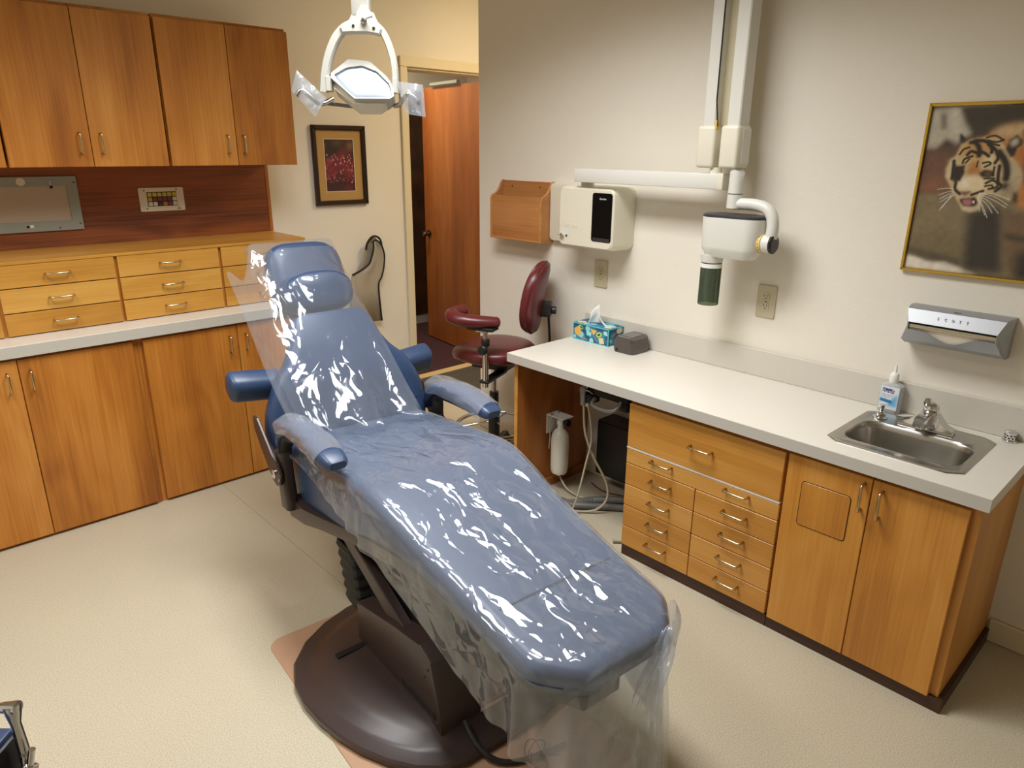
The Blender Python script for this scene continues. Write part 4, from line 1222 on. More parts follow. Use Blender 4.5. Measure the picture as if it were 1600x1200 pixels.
for k in range(5):
    a = 2 * PI * k / 5 - 1.05
    c_, s_ = math.cos(a), math.sin(a)
    lg = loft('base_leg', [[(r_ * c_ - w_ * s_ * e, r_ * s_ + w_ * c_ * e, z) for e, z in ((-1, z0), (1, z0), (0.8, z1), (-0.8, z1))] for r_, w_, z0, z1 in ((0.02, 0.026, 0.055, 0.105), (0.15, 0.022, 0.060, 0.095), (0.27, 0.018, 0.055, 0.075))], 'black', stl)
    for e in (-1, 1):
        ca = lathe('caster', [(0.012, -0.009), (0.027, -0.008), (0.029, 0.0), (0.027, 0.008), (0.012, 0.009)], 'black', stl, 18, (0, 0, 0), 'y')
        ca.matrix_local = Matrix.Translation((0.262 * c_ - 0.014 * e * s_, 0.262 * s_ + 0.014 * e * c_, 0.029)) @ Matrix.Rotation(a, 4, 'Z')
# backrest: a pad and its back shell, tilted back
BY, BZ = -0.230, 0.905
for nm, d0, d1, k_, mm in (('back_pad', 0.0, 0.048, 1.0, 'burgundy'), ('back_shell', 0.0, -0.024, 0.985, 'burgundy')):
    bm = bmesh.new()
    prof_ = [(1.0, 0.0), (1.0, 0.35), (0.95, 0.75), (0.80, 0.95), (0.4, 1.0)]
    rings = []
    for kk, dd_ in prof_:
        ring = []
        for i in range(40):
            a = 2 * PI * i / 40
            u = 0.165 * kk * k_ * math.copysign(abs(math.cos(a)) ** 0.8, math.cos(a)); v = 0.175 * kk * k_ * math.copysign(abs(math.sin(a)) ** 0.85, math.sin(a))
            y_ = d0 + (d1 - d0) * dd_ + 1.2 * u * u
            ring.append((u, BY + y_ - 0.16 * v, BZ + v + 0.1 * y_))
        rings.append(ring)
    loft(nm, rings, mm, stl, deg=50)
tube('back_seam', [(0.166 * math.copysign(abs(math.cos(a)) ** 0.8, math.cos(a)), BY + 1.2 * (0.166 * abs(math.cos(a)) ** 0.8) ** 2 - 0.16 * 0.176 * math.copysign(abs(math.sin(a)) ** 0.85, math.sin(a)), BZ + 0.176 * math.copysign(abs(math.sin(a)) ** 0.85, math.sin(a))) for a in [2 * PI * i / 48 for i in range(48)]], 0.003, 'burgundy', stl, 6, True)
br = tube('back_bar', [(0, -0.08, 0.575), (0, -0.22, 0.575), (0, -0.280, 0.60), (0, -0.284, 0.70), (0, -0.272, 0.86)], 0.011, 'black', stl, 8, False, 0.6)
box('back_bracket', (-0.035, -0.290, 0.815), (0.035, -0.222, 0.885), 'black', stl, 0.008, 2)
lathe('back_knob', [(0.018, -0.312), (0.020, -0.302), (0.018, -0.290)], 'black', stl, 16, (0, 0, 0.845), 'y')
for o in stl.children:                       # the back is swung a little round the seat
    if o.name.startswith('back_'):
        o.data.transform(Matrix.Rotation(math.radians(13), 4, 'Z'))
# swinging body arm on its chrome post
PX, PY = -0.216, -0.060
tube('arm_post', [(PX, PY, 0.50), (PX, PY, 0.735)], 0.0155, 'chrome', stl, 16)
tube('arm_post_inner', [(PX, PY, 0.73), (PX, PY, 0.790)], 0.0115, 'chrome', stl, 16)
box('post_bracket', (-0.235, -0.085, 0.52), (-0.02, -0.035, 0.535), 'black', stl, 0.003)
lathe('post_collar', [(0.019, 0.705), (0.021, 0.712), (0.021, 0.735), (0.018, 0.740)], 'black', stl, 16, (PX, PY, 0))
lathe('post_knob', [(0.008, -0.012), (0.022, -0.020), (0.024, -0.032), (0.018, -0.040), (0, -0.042)], 'black', stl, 14, (PX, PY, 0.690), 'x')
AZ = 0.825
ap_ = [(PX + a * 0.422 + c * 0.861, PY - a * 0.904 + c * 0.396, AZ + z) for a, c, z in ((0.070, 0.004, -0.006), (0.03, -0.003, -0.004), (-0.04, -0.010, 0.0), (-0.105, -0.006, 0.006), (-0.148, 0.022, 0.014), (-0.155, 0.065, 0.020), (-0.130, 0.102, 0.026), (-0.090, 0.122, 0.030))]
cp_ = catmull(ap_, 5)
rr_ = [0.030 + 0.010 * math.sin(PI * min(1, max(0, i / (len(cp_) - 1)))) for i in range(len(cp_))]
rr_[0] = 0.012; rr_[1] = 0.024; rr_[-1] = 0.014; rr_[-2] = 0.026
tube('body_arm', cp_, rr_, 'burgundy', stl, 16, False, 0.80)
box('arm_plate', (PX - 0.035, PY - 0.055, AZ - 0.042), (PX + 0.035, PY + 0.085, AZ - 0.026), 'black', stl, 0.004)
box('arm_clamp', (PX - 0.024, PY - 0.02, AZ - 0.052), (PX + 0.024, PY + 0.04, AZ - 0.041), 'steel', stl, 0.002)

# ================================================================== under the counter
bt = thing('water_bottle', 'white plastic water bottle hanging on a bracket in the knee space', 'bottle', (2.335, 2.130, 0.088))
lathe('bottle_body', [(0.020, 0.006), (0.032, 0.0), (0.038, 0.004), (0.0435, 0.030), (0.044, 0.175), (0.040, 0.203), (0.028, 0.222), (0.016, 0.233), (0.0145, 0.240), (0.0145, 0.262)], 'bottle', bt, 28)
for k in range(5):
    a = 2 * PI * k / 5
    lathe('foot_lobe', [(0.0, -0.010), (0.008, -0.008), (0.0115, 0.0), (0.009, 0.016), (0.0, 0.024)], 'bottle', bt, 10, (0.022 * math.cos(a), 0.022 * math.sin(a), 0.002))
lathe('cap', [(0.018, 0.255), (0.018, 0.282)], 'white', bt, 20)
bk = prism('bracket', [(0.057, 0.20), (0.057, 0.300), (-0.050, 0.300), (-0.050, 0.296), (0.053, 0.296), (0.053, 0.20)], lambda u, v, d: (d, u, v), -0.040, 0.035, 'white', bt, 0.0008)
lathe('gauge', [(0.017, -0.012), (0.019, -0.008), (0.019, 0.008), (0.016, 0.010), (0, 0.010)], 'black', bt, 20, (0.0, -0.040, 0.272), 'y')
for sx_ in (-0.03, 0.02):
    lathe('bracket_bolt', [(0.005, 0.300), (0.005, 0.308), (0.002, 0.309), (0.002, 0.318)], 'steel', bt, 8, (sx_, 0.03, 0))
tube('feed_tube', catmull([(-0.03, 0.03, 0.29), (-0.034, 0.04, 0.25), (-0.040, 0.03, 0.20), (-0.03, 0.045, 0.12)], 5), 0.003, 'hose_tan', bt, 6)

tube_pts = [(2.345, 2.155, 0.10), (2.33, 2.08, 0.03), (2.34, 1.98, 0.006), (2.42, 1.86, 0.006), (2.53, 1.76, 0.012), (2.56, 1.68, 0.03)]
tag(tube('water_tube', catmull(tube_pts, 6), 0.0045, 'hose_tan', None, 8), 'thin pale tube from the water bottle across the floor', 'tube')
tag(tube('power_cable', catmull([(2.50, 2.06, 0.004), (2.47, 1.95, 0.004), (2.52, 1.82, 0.004), (2.56, 1.72, 0.012), (2.565, 1.66, 0.02)], 6), 0.003, 'cable_red', None, 8), 'dark red cable on the floor of the knee space', 'cable')
tag(tube('black_cable', catmull([(2.27, 2.05, 0.004), (2.28, 1.93, 0.004), (2.36, 1.80, 0.004), (2.50, 1.66, 0.004), (2.55, 1.60, 0.004)], 6), 0.003, 'rubber', None, 8), 'thin black cable on the floor of the knee space', 'cable')

cp2 = thing('equipment_case', 'black equipment case on the wall under the counter', 'equipment case', (2.470, 1.585, 0.085))
box('shell', (0, 0, 0), (XR - 0.016 - 2.470, 0.430, 0.275), 'black', cp2, 0.008, 2)
box('lid', (0.002, 0.002, 0.2755), (XR - 0.018 - 2.470, 0.428, 0.281), 'brown_flat', cp2, 0.003)
lathe('lid_screw', [(0.005, 0), (0.004, 0.002), (0, 0.003)], 'screw', cp2, 8, (0.06, 0.33, 0.281))

# instrument hanger: black holder with a silver bail, syringe and tubes
ih = thing('instrument_hanger', 'black instrument hanger with silver bail under the counter', 'instrument holder', (2.200, 1.760, 0.690))
box('mount_plate', (0.02, -0.07, -0.012), (0.10, 0.03, -0.001), 'black', ih, 0.002)
box('stem', (0.035, -0.035, -0.050), (0.075, 0.0, -0.012), 'black', ih, 0.003)
box('bar', (0.0, -0.120, -0.090), (0.05, 0.110, -0.052), 'black', ih, 0.006, 2)
box('bar_end', (-0.012, 0.062, -0.128), (0.045, 0.112, -0.088), 'black', ih, 0.006, 2)
box('bar_end', (-0.006, -0.122, -0.120), (0.045, -0.080, -0.085), 'black', ih, 0.006, 2)
tube('bail', catmull([(0.0, 0.055, -0.100), (-0.025, 0.048, -0.116), (-0.034, 0.02, -0.122), (-0.036, -0.04, -0.122), (-0.028, -0.075, -0.112), (-0.01, -0.085, -0.095), (0.0, -0.085, -0.080)], 6), 0.008, 'alu', ih, 12)
sg = thing('air_water_syringe', 'silver air and water syringe hooked on the black hanger', 'syringe', (2.185, 1.868, 0.590))
tube('handle', [(0, 0, -0.040), (0, 0, 0.0), (-0.003, 0, 0.025)], [0.010, 0.012, 0.013], 'alu', sg, 14)
lathe('head', [(0.0, 0.020), (0.014, 0.022), (0.017, 0.032), (0.012, 0.042), (0, 0.045)], 'alu', sg, 16)
for sy_ in (-0.010, 0.010):
    lathe('trigger', [(0.0045, 0), (0.0045, 0.010), (0, 0.012)], 'chrome', sg, 10, (0.004, sy_ - 0.006, 0.040))
tube('hook_tip', [(0.0, -0.012, 0.03), (0.004, -0.03, 0.028), (0.012, -0.045, 0.016)], [0.004, 0.003, 0.0025], 'chrome', sg, 8)
tag(tube('syringe_hose', catmull([(2.187, 1.864, 0.548), (2.195, 1.855, 0.42), (2.235, 1.835, 0.30), (2.290, 1.80, 0.17), (2.300, 1.80, 0.08), (2.27, 1.84, 0.02), (2.22, 1.90, 0.007)], 7), 0.0052, 'hose_tan', None, 8), 'tan hose hanging from the syringe, bowing out to the right', 'hose')
tag(tube('syringe_hose', catmull([(2.199, 1.852, 0.560), (2.215, 1.835, 0.40), (2.205, 1.855, 0.26), (2.195, 1.885, 0.10), (2.18, 1.91, 0.02), (2.15, 1.95, 0.007)], 7), 0.0045, 'hose_tan', None, 8), 'tan hose hanging straight down behind the syringe hose', 'hose')
box('hanger_clip', (-0.004, 0.092, -0.150), (0.010, 0.106, -0.132), 'white', ih, 0.002)


def ribbed(pts, r, n_per=1):
    P_ = catmull(pts, 22)
    return P_, [r * (1.0 if (i // 1) % 2 else 0.88) for i in range(len(P_))]


pp, rad_ = ribbed([(2.18, 2.02, 0.022), (2.24, 1.95, 0.022), (2.31, 1.90, 0.030), (2.40, 1.80, 0.040), (2.50, 1.66, 0.045), (2.55, 1.585, 0.045)], 0.021)
tag(tube('suction_hose', pp, rad_, 'hose_grey', None, 12), 'upper grey ribbed suction hose on the knee space floor', 'hose')
pp, rad_ = ribbed([(2.20, 1.985, 0.020), (2.27, 1.90, 0.018), (2.36, 1.80, 0.018), (2.46, 1.66, 0.018), (2.50, 1.58, 0.018)], 0.017)
tag(tube('suction_hose', pp, rad_, 'hose_grey', None, 12), 'lower grey ribbed suction hose on the knee space floor', 'hose')
pp, rad_ = ribbed([(2.135, 1.625, 0.012), (2.155, 1.605, 0.013), (2.18, 1.575, 0.013), (2.215, 1.56, 0.013)], 0.011)
tag(tube('short_ribbed_hose', pp, rad_, 'hose_tan', None, 12), 'short pale ribbed hose end beside the drawer cabinet', 'hose')
jb = tag(box('cable_connector', (2.505, 1.715, 0.001), (2.535, 1.765, 0.030), 'white', None, 0.003), 'white cable connector on the knee space floor', 'connector')

# ================================================================== dental operating light
dl = thing('dental_light', 'white dental operating light on a yoke above the headrest', 'dental light', (1.361, 2.168, 1.853), math.radians(-43.2))
# local: x to the right of the lamp as seen from the front, y away, z up
k_ = 0.00209


def lp(px, py, y=0.0):
    return ((px - 570) * k_, y, (100 - py) * k_)


box('arm', (lp(560, 0)[0], -0.020, lp(0, 34)[2]), (lp(588, 0)[0], 0.020, CEIL - 1.853 - 0.05), 'lamp_white', dl, 0.006, 2)
lathe('ceiling_mount', [(0.10, CEIL - 1.853 - 0.05), (0.11, CEIL - 1.853 - 0.04), (0.11, CEIL - 1.853)], 'lamp_white', dl, 28, (0.009, 0, 0))
hubp = [lp(x, y) for x, y in ((565, 40), (570, 28), (576, 20), (584, 20), (589, 28), (591, 40), (598, 46), (606, 52), (602, 60), (583, 57), (560, 57), (545, 58), (542, 50), (552, 46), (560, 42))]
prism('hub', [(p[0], p[2]) for p in hubp], XZ(), -0.026, 0.022, 'lamp_white', dl, 0.004)
ylp = catmull([lp(x, y) for x, y in ((568, 28), (560, 43), (546, 51), (532, 66), (520, 90), (513, 114), (509, 141))], 5)
yrp = catmull([lp(x, y) for x, y in ((588, 30), (594, 43), (605, 54), (614, 72), (620, 94), (622, 114), (622, 142))], 5)


def bar_sweep(name, pts, w0, d_, mat, parent):
    rings = []
    for i, p in enumerate(pts):
        a = Vector(pts[max(0, i - 1)]); c = Vector(pts[min(len(pts) - 1, i + 1)])
        t_ = (c - a).normalized(); nrm = Vector((-t_.z, 0, t_.x))
        p = Vector(p)
        rings.append([tuple(p + nrm * (w0 / 2 * sx_) + Vector((0, d_ / 2 * sy_, 0))) for sx_, sy_ in ((-1, -0.7), (-0.7, -1), (0.7, -1), (1, -0.7), (1, 0.7), (0.7, 1), (-0.7, 1), (-1, 0.7))])
    return loft(name, rings, mat, parent, deg=50)


bar_sweep('yoke_left', ylp, 0.026, 0.036, 'lamp_white', dl)
bar_sweep('yoke_right', yrp, 0.020, 0.036, 'lamp_white', dl)
sw_ = lathe('switch', [(0.010, 0.0), (0.010, -0.006), (0.006, -0.008), (0.006, -0.014), (0, -0.015)], 'chrome', dl, 14, (lp(580, 41)[0], -0.026, lp(580, 41)[2]), 'y')
tube('switch_lever', [lp(580, 41, -0.036), lp(586, 39, -0.044), lp(594, 37, -0.048)], [0.003, 0.003, 0.0035], 'chrome', sw_, 8)
for (x, y) in ((563, 48), (594, 51), (582, 5)):
    lathe('bolt', [(0.0045, 0), (0.0045, -0.002), (0, -0.0025)], 'screw', dl, 10, (lp(x, y)[0], -0.0262, lp(x, y)[2]), 'y')
# reflector head, tilted so that its face looks up at the viewer
tilt = math.radians(32)


def hp(px, py, d=0.0):
    """A point on the lamp face (pixel-like units of 2 mm), d = depth behind the face."""
    u, v = (px - 572) * k_, (130 - py) * k_ / math.cos(tilt)
    z = -30 * k_ + v * math.cos(tilt) - d * math.sin(tilt)
    y = v * math.sin(tilt) + d * math.cos(tilt)
    return (u, y, z)


outl = [(518, 119), (548, 94), (582, 97), (611, 121), (622, 136), (623, 154), (562, 154), (536, 133)]
inn = [(526, 118), (546, 106), (570, 103), (594, 112), (614, 130), (620, 146), (619, 152), (563, 152), (545, 138)]
NL = 48
cxy = (575, 130)
o_r = [(u + cxy[0], v + cxy[1]) for u, v in ring_like([(a - cxy[0], c - cxy[1]) for a, c in outl], NL)]
i_r = [(u + cxy[0], v + cxy[1]) for u, v in ring_like([(a - cxy[0], c - cxy[1]) for a, c in inn], NL)]
rings = [[hp(x, y, 0.004) for x, y in i_r], [hp(x, y, -0.010) for x, y in i_r], [hp(x, y, -0.012) for x, y in o_r], [hp(x, y, 0.020) for x, y in o_r]]
loft('rim', rings, 'lamp_white', dl, cap=False, deg=35)
lens_r = []
for f_, bul in ((1.0, 0.003), (0.97, -0.003), (0.8, -0.010), (0.5, -0.016), (0.2, -0.019), (0.02, -0.019)):
    lens_r.append([hp(cxy[0] + (x - cxy[0]) * f_, cxy[1] + (y - cxy[1]) * f_, bul) for x, y in i_r])
loft('lens', lens_r, 'lens', dl, deg=60)
back = []
for f_, d_ in ((1.0, 0.018), (0.93, 0.045), (0.78, 0.070), (0.5, 0.088), (0.2, 0.094)):
    back.append([hp(cxy[0] + (x - cxy[0]) * f_, cxy[1] + (y - cxy[1]) * f_, d_) for x, y in o_r])
loft('housing', back, 'lamp_white', dl, deg=40)
loft('lower_shield', [[hp(cxy[0] - 5 + (x - cxy[0]) * f_, cxy[1] + 8 + (y - cxy[1]) * f_ * 0.9, d_) for x, y in o_r] for f_, d_ in ((0.85, 0.010), (0.80, 0.055), (0.6, 0.085))], 'ivory', dl, deg=40)
# handles and their sleeves
hl = tube('handle', catmull([lp(520, 150, 0.02), lp(505, 158, 0.0), lp(497, 155, -0.02), lp(484, 143, -0.03), lp(476, 140, -0.03), lp(469, 148, -0.03)], 5), 0.008, 'steel', dl, 12)
hr = tube('handle', catmull([lp(618, 160, 0.01), lp(628, 158, -0.01), lp(636, 148, -0.02), lp(644, 144, -0.03), lp(653, 149, -0.03), lp(659, 158, -0.03)], 5), 0.008, 'steel', dl, 12)
tube('handle_bar', [lp(500, 156, 0.03), lp(560, 162, 0.045), lp(622, 158, 0.03)], 0.006, 'hose_grey', dl, 10)
box('side_bracket', lp(514, 140, -0.02), lp(521, 118, 0.03), 'lamp_white', dl, 0.002)
box('side_bracket', lp(618, 142, -0.02), lp(625, 120, 0.03), 'lamp_white', dl, 0.002)


def sleeve(label, outline, ydepth, bulge):
    """A flat clear bag, open at one end, pulled over a lamp handle."""
    t = thing('handle_sleeve', label, 'plastic sleeve', (1.361, 2.168, 1.853), math.radians(-43.2), 'clear sleeves on the lamp handles')
    n = 10
    for nm, sgn in (('front_sheet', -1), ('rear_sheet', 1)):
        bm = bmesh.new(); g = []
        P00, P10, P11, P01 = [Vector(lp(*p)) for p in outline]
        for j in range(n + 1):
            row = []
            for i in range(n + 1):
                u, v = i / n, j / n
                p = (P00 * (1 - u) + P10 * u) * (1 - v) + (P01 * (1 - u) + P11 * u) * v
                w_ = bulge * math.sin(PI * u) * (0.35 + 0.65 * math.sin(PI * min(1, v * 0.9 + 0.1))) + 0.004 * math.sin(9 * u + 5 * v) * math.sin(PI * u)
                row.append(bm.verts.new((p.x, ydepth + sgn * w_, p.z)))
            g.append(row)
        for j in range(n):
            for i in range(n):
                bm.faces.new((g[j][i], g[j][i + 1], g[j + 1][i + 1], g[j + 1][i]))
        from_bm(nm, bm, 'film_soft', t, True)
    return t


sleeve('clear plastic sleeve on the left handle of the lamp', [(471, 110), (514, 150), (494, 178), (460, 140)], -0.022, 0.020)
sleeve('clear plastic sleeve on the right handle of the lamp', [(626, 125), (666, 130), (669, 177), (637, 172)], -0.022, 0.020)

# ================================================================== instrument head in the near corner
iv = thing('instrument_rack', 'black instrument rack with chrome handpieces in the near corner', 'instrument rack', (0.030, 0.905, 0.822), math.radians(-43.2))
# local: x right, y away, z up; only its corner reaches into the picture
box('rack_body', (-0.16, -0.05, 0.0), (-0.010, 0.020, 0.084), 'black', iv, 0.010, 2)
box('rack_lip', (-0.16, -0.055, 0.078), (-0.016, 0.016, 0.090), 'navy_dark', iv, 0.004, 2)
hp1 = tube('handpiece', [(0.004, 0.0, 0.02), (0.003, 0.0, 0.075), (0.000, 0.002, 0.110), (-0.001, 0.004, 0.124), (-0.002, 0.005, 0.134)], [0.007, 0.0065, 0.006, 0.009, 0.0095], 'chrome', iv, 16)
tube('handpiece_neck', [(-0.030, 0.006, 0.128), (-0.012, 0.005, 0.130), (0.006, 0.004, 0.131)], [0.004, 0.007, 0.0085], 'chrome', hp1, 14)
tube('button', [(0.006, -0.006, 0.052), (0.006, -0.006, 0.068)], [0.0055, 0.003], 'chrome', iv, 10)
hp2 = tube('handpiece', [(0.006, -0.02, -0.02), (0.015, -0.012, 0.055), (0.0155, -0.0115, 0.057)], [0.010, 0.0095, 0.008], 'chrome', iv, 16)
tube('handpiece_tip', [(0.0155, -0.0115, 0.057), (0.020, -0.008, 0.080)], [0.0042, 0.0042], 'chrome', hp2, 10)
tube('support_arm', [(-0.08, -0.01, 0.03), (-0.08, -0.01, -0.10), (-0.20, -0.15, -0.12), (-0.50, -0.35, -0.12)], 0.018, 'lamp_white', iv, 12)
tube('support_post', [(-0.50, -0.35, -0.12), (-0.50, -0.35, -0.802)], 0.025, 'lamp_white', iv, 12)
lathe('support_foot', [(0.16, -0.822), (0.15, -0.807), (0.03, -0.797)], 'lamp_white', iv, 24, (-0.50, -0.35, 0))

# ================================================================== dental chair
CH_LOC, CH_ROT = (1.221, 1.672, 0.0), math.radians(-5.0)
dc = thing('dental_chair', 'navy blue vinyl dental chair on a dark brown base', 'dental chair', CH_LOC, CH_ROT)


def L3(t, s, z):
    """Chair coordinates: t to the right, s towards the foot end, z up."""
    return (t, -s, z)


def interp(tab, s):
    for a, c in zip(tab, tab[1:]):
        if a[0] <= s <= c[0]:
            f_ = (s - a[0]) / (c[0] - a[0])
            return [x + (y - x) * f_ for x, y in zip(a, c)]
    return list(tab[0] if s < tab[0][0] else tab[-1])


SEAT = [(-0.545, 0.225, 0.585, 0.430), (-0.530, 0.255, 0.606, 0.405), (-0.44, 0.272, 0.622, 0.395), (-0.25, 0.279, 0.640, 0.420), (-0.05, 0.281, 0.660, 0.455), (0.08, 0.279, 0.666, 0.492),
        (0.20, 0.270, 0.638, 0.505), (0.35, 0.256, 0.592, 0.488), (0.50, 0.248, 0.556, 0.466), (0.65, 0.240, 0.522, 0.440), (0.775, 0.232, 0.498, 0.424), (0.82, 0.200, 0.490, 0.418), (0.858, 0.160, 0.482, 0.414), (0.872, 0.142, 0.470, 0.420)]


def smooth_tab(tab, sub=4):
    pts = [Vector((a, c, d)) for a, c, d in [(r_[0], r_[1], r_[2]) for r_ in tab]]
    p1 = catmull(pts, sub)
    p2 = catmull([Vector((r_[0], r_[3], 0)) for r_ in tab], sub)
    return [(p.x, p.y, p.z, q_.y) for p, q_ in zip(p1, p2)]


def cushion_ring(s, hw, zt, zb, r=0.038, crown=0.006):
    h = zt - zb
    rr = min(r, h * 0.45, hw * 0.4)
    out = []
    for u, v in rrect(2 * hw, h, rr, 6, 0, (zt + zb) / 2):
        f_ = max(0.0, (v - (zt + zb) / 2) / (h / 2))
        out.append(L3(u, s, v + crown * f_ * (1 - (u / hw) ** 2)))
    return out


loft('seat_cushion', [cushion_ring(*row) for row in smooth_tab(SEAT)], 'navy', dc, deg=50)
# piping along the upper edges
for sgn in (-1, 1):
    tube('piping', [L3(sgn * (row[1] + 0.0005), row[0], row[2] - 0.040 - 0.02 * (row[0] < -0.3)) for row in smooth_tab(SEAT)[4:-6]], 0.0032, 'navy_dark', dc, 6)
tube('cross_seam', [L3(t, 0.62, interp(SEAT, 0.62)[2] + 0.006 * (1 - (t / 0.23) ** 2) + 0.0005) for t in [-0.19 + 0.38 * k / 12 for k in range(13)]], 0.0022, 'navy_dark', dc, 6)
# under pan
pan = []
for s in [-0.44 + 0.06 * k for k in range(21)]:
    row = interp(SEAT, s)
    hw, zb = row[1] * 0.90, row[3]
    pan.append([L3(-hw, s, zb + 0.004), L3(hw, s, zb + 0.004), L3(hw * 0.9, s, zb - 0.016), L3(-hw * 0.9, s, zb - 0.016)])
loft('seat_pan', pan, 'black', dc)
fpn = [L3(-0.215, 0.73, 0.424), L3(-0.02, 0.73, 0.424), L3(-0.02, 0.865, 0.410), L3(-0.135, 0.865, 0.410)]
loft('foot_panel', [fpn, [(x, y, z - 0.035) for x, y, z in fpn]], 'rubber', dc)

# side rails and posts
for sgn in (-1, 1):
    tt = lambda s: sgn * (0.302 - max(0, s + 0.30) * 0.11)
    bot = [(-0.455, 0.352), (-0.33, 0.372), (-0.20, 0.404), (0.0, 0.436), (0.20, 0.452), (0.40, 0.448), (0.58, 0.434)]
    rings = []
    for s, z in bot:
        t0 = tt(s); t1 = t0 - sgn * 0.055
        h = 0.075 if s < -0.4 else (0.056 if s < -0.25 else 0.044)
        rings.append([L3(t0, s, z), L3(t0 + sgn * 0.004, s, z + h * 0.35), L3(t0, s, z + h), L3(t1, s, z + h), L3(t1, s, z)])
    loft('side_rail', rings, 'brown_metal', dc, deg=30)
    rings = []
    for s, z, w_ in ((-0.432, 0.400, 0.036), (-0.440, 0.47, 0.034), (-0.448, 0.54, 0.032), (-0.450, 0.605, 0.031)):
        rings.append([L3(sgn * 0.308 + u, s + v, z) for u, v in rrect(0.044, w_ * 2, 0.014, 4)])
    loft('post', rings, 'brown_metal', dc, deg=35)
    # back bracket with its pivot bolt
    br_ = prism('back_bracket', [(-0.395, 0.540), (-0.405, 0.502), (-0.440, 0.486), (-0.475, 0.500), (-0.560, 0.580), (-0.612, 0.640), (-0.618, 0.690), (-0.585, 0.690), (-0.470, 0.592), (-0.420, 0.572)],
                lambda u, v, d: L3(sgn * (0.334 + d), u, v), 0.0, 0.012, 'brown_metal', dc, 0.003)
    bm = bmesh.new(); add_lathe(bm, [(0.017, 0), (0.017, 0.006), (0.011, 0.010), (0, 0.0105)], 16, (0, 0, 0), 'x')
    bmesh.ops.transform(bm, verts=bm.verts, matrix=Matrix.Translation(L3(sgn * 0.346, -0.445, 0.532)) @ Matrix.Diagonal((sgn, 1, 1, 1)))
    smooth_by_angle(from_bm('pivot_bolt', bm, 'chrome', br_), 30)
    bm = bmesh.new(); add_lathe(bm, [(0.006, 0), (0.005, 0.003), (0, 0.004)], 10, (0, 0, 0), 'x')
    bmesh.ops.transform(bm, verts=bm.verts, matrix=Matrix.Translation(L3(sgn * 0.346, -0.405, 0.522)) @ Matrix.Diagonal((sgn, 1, 1, 1)))
    smooth_by_angle(from_bm('lock_screw', bm, 'chrome', br_), 30)
    # arm: bent pipe and pad
    ta = 0.300 if sgn < 0 else 0.315
    ds = 0.03 if sgn < 0 else -0.03
    tube('arm_pipe', catmull([L3(sgn * ta, -0.450, 0.600), L3(sgn * ta, -0.448, 0.630), L3(sgn * ta, -0.430 + ds * 0.5, 0.668), L3(sgn * ta, -0.375 + ds, 0.690), L3(sgn * ta, -0.30 + ds, 0.696), L3(sgn * ta, -0.18 + ds, 0.696)], 5), 0.023, 'rubber', dc, 14)
    arm = []
    for s, z, w_, h in ((-0.500, 0.660, 0.026, 0.020), (-0.492, 0.690, 0.036, 0.040), (-0.465, 0.725, 0.040, 0.046), (-0.41, 0.752, 0.041, 0.048), (-0.32, 0.768, 0.041, 0.048), (-0.20, 0.772, 0.042, 0.050), (-0.10, 0.764, 0.043, 0.052), (-0.03, 0.752, 0.042, 0.050), (0.02, 0.742, 0.036, 0.038), (0.035, 0.738, 0.026, 0.022)):
        arm.append([L3(sgn * ta + u, s * 0.80 - 0.075 + ds, 0.758 + (z - 0.758) * (0.5 if s > -0.1 else 1.0) - 0.040 + v) for u, v in rrect(2 * w_, h, min(w_, h / 2) * 0.85, 4)])
    loft('arm_pad', arm, 'navy', dc, deg=45)

# backrest: wide lower wings, narrow upper part
BACK = [(-0.500, 0.535, 0.230, 0.05, 0.0), (-0.506, 0.552, 0.296, 0.11, 0.020), (-0.530, 0.62, 0.318, 0.13, 0.028), (-0.552, 0.70, 0.312, 0.12, 0.036), (-0.568, 0.77, 0.285, 0.105, 0.038), (-0.585, 0.825, 0.255, 0.10, 0.028),
        (-0.602, 0.870, 0.212, 0.095, 0.016), (-0.622, 0.915, 0.186, 0.09, 0.006), (-0.648, 0.960, 0.174, 0.088, 0.0), (-0.666, 0.985, 0.164, 0.080, 0.0), (-0.680, 1.003, 0.146, 0.066, 0.0), (-0.686, 1.010, 0.115, 0.045, 0.0)]
bk_r = []
BP = catmull([Vector((a[0], a[1], 0)) for a in BACK], 4)
BW = catmull([Vector((a[2], a[3], a[4])) for a in BACK], 4)
for i, (p, w_) in enumerate(zip(BP, BW)):
    q0, q1 = BP[max(0, i - 1)], BP[min(len(BP) - 1, i + 1)]
    d = (q1 - q0).normalized()            # along the back (s, z)
    nrm = Vector((d.y, -d.x, 0))          # towards the sitter
    ring = []
    for u, v in rrect(2 * w_.x, w_.y, w_.y * 0.45, 6):
        f_ = (v + w_.y / 2) / w_.y
        wing = w_.z * (abs(u) / w_.x) ** 2.5
        off = v - w_.y / 2 + wing
        ring.append(L3(u, p.x + nrm.x * off, p.y + nrm.y * off))
    bk_r.append(ring)
loft('backrest', bk_r, 'navy', dc, deg=50)
back_front = []


def back_pt(i, f_):
    """Front centre line of the backrest for seams."""
    p, w_ = BP[i], BW[i]
    d = (BP[min(len(BP) - 1, i + 1)] - BP[max(0, i - 1)]).normalized(); nrm = Vector((d.y, -d.x, 0))
    u = f_ * w_.x * 0.93
    off = w_.z * (abs(f_ * 0.93)) ** 2.5 + 0.001
    return L3(u, p.x + nrm.x * off, p.y + nrm.y * off)


tube('lumbar_seam', [back_pt(10, -0.9 + 1.8 * k / 20) for k in range(21)], 0.0022, 'navy_dark', dc, 6)
for sgn in (-1, 1):
    tube('wing_seam', [back_pt(i, sgn * 0.80) for i in range(5, 26)], 0.0022, 'navy_dark', dc, 6)
box('back_plate', L3(-0.13, -0.70, 0.56), L3(0.13, -0.64, 0.80), 'brown_metal', dc, 0.01)

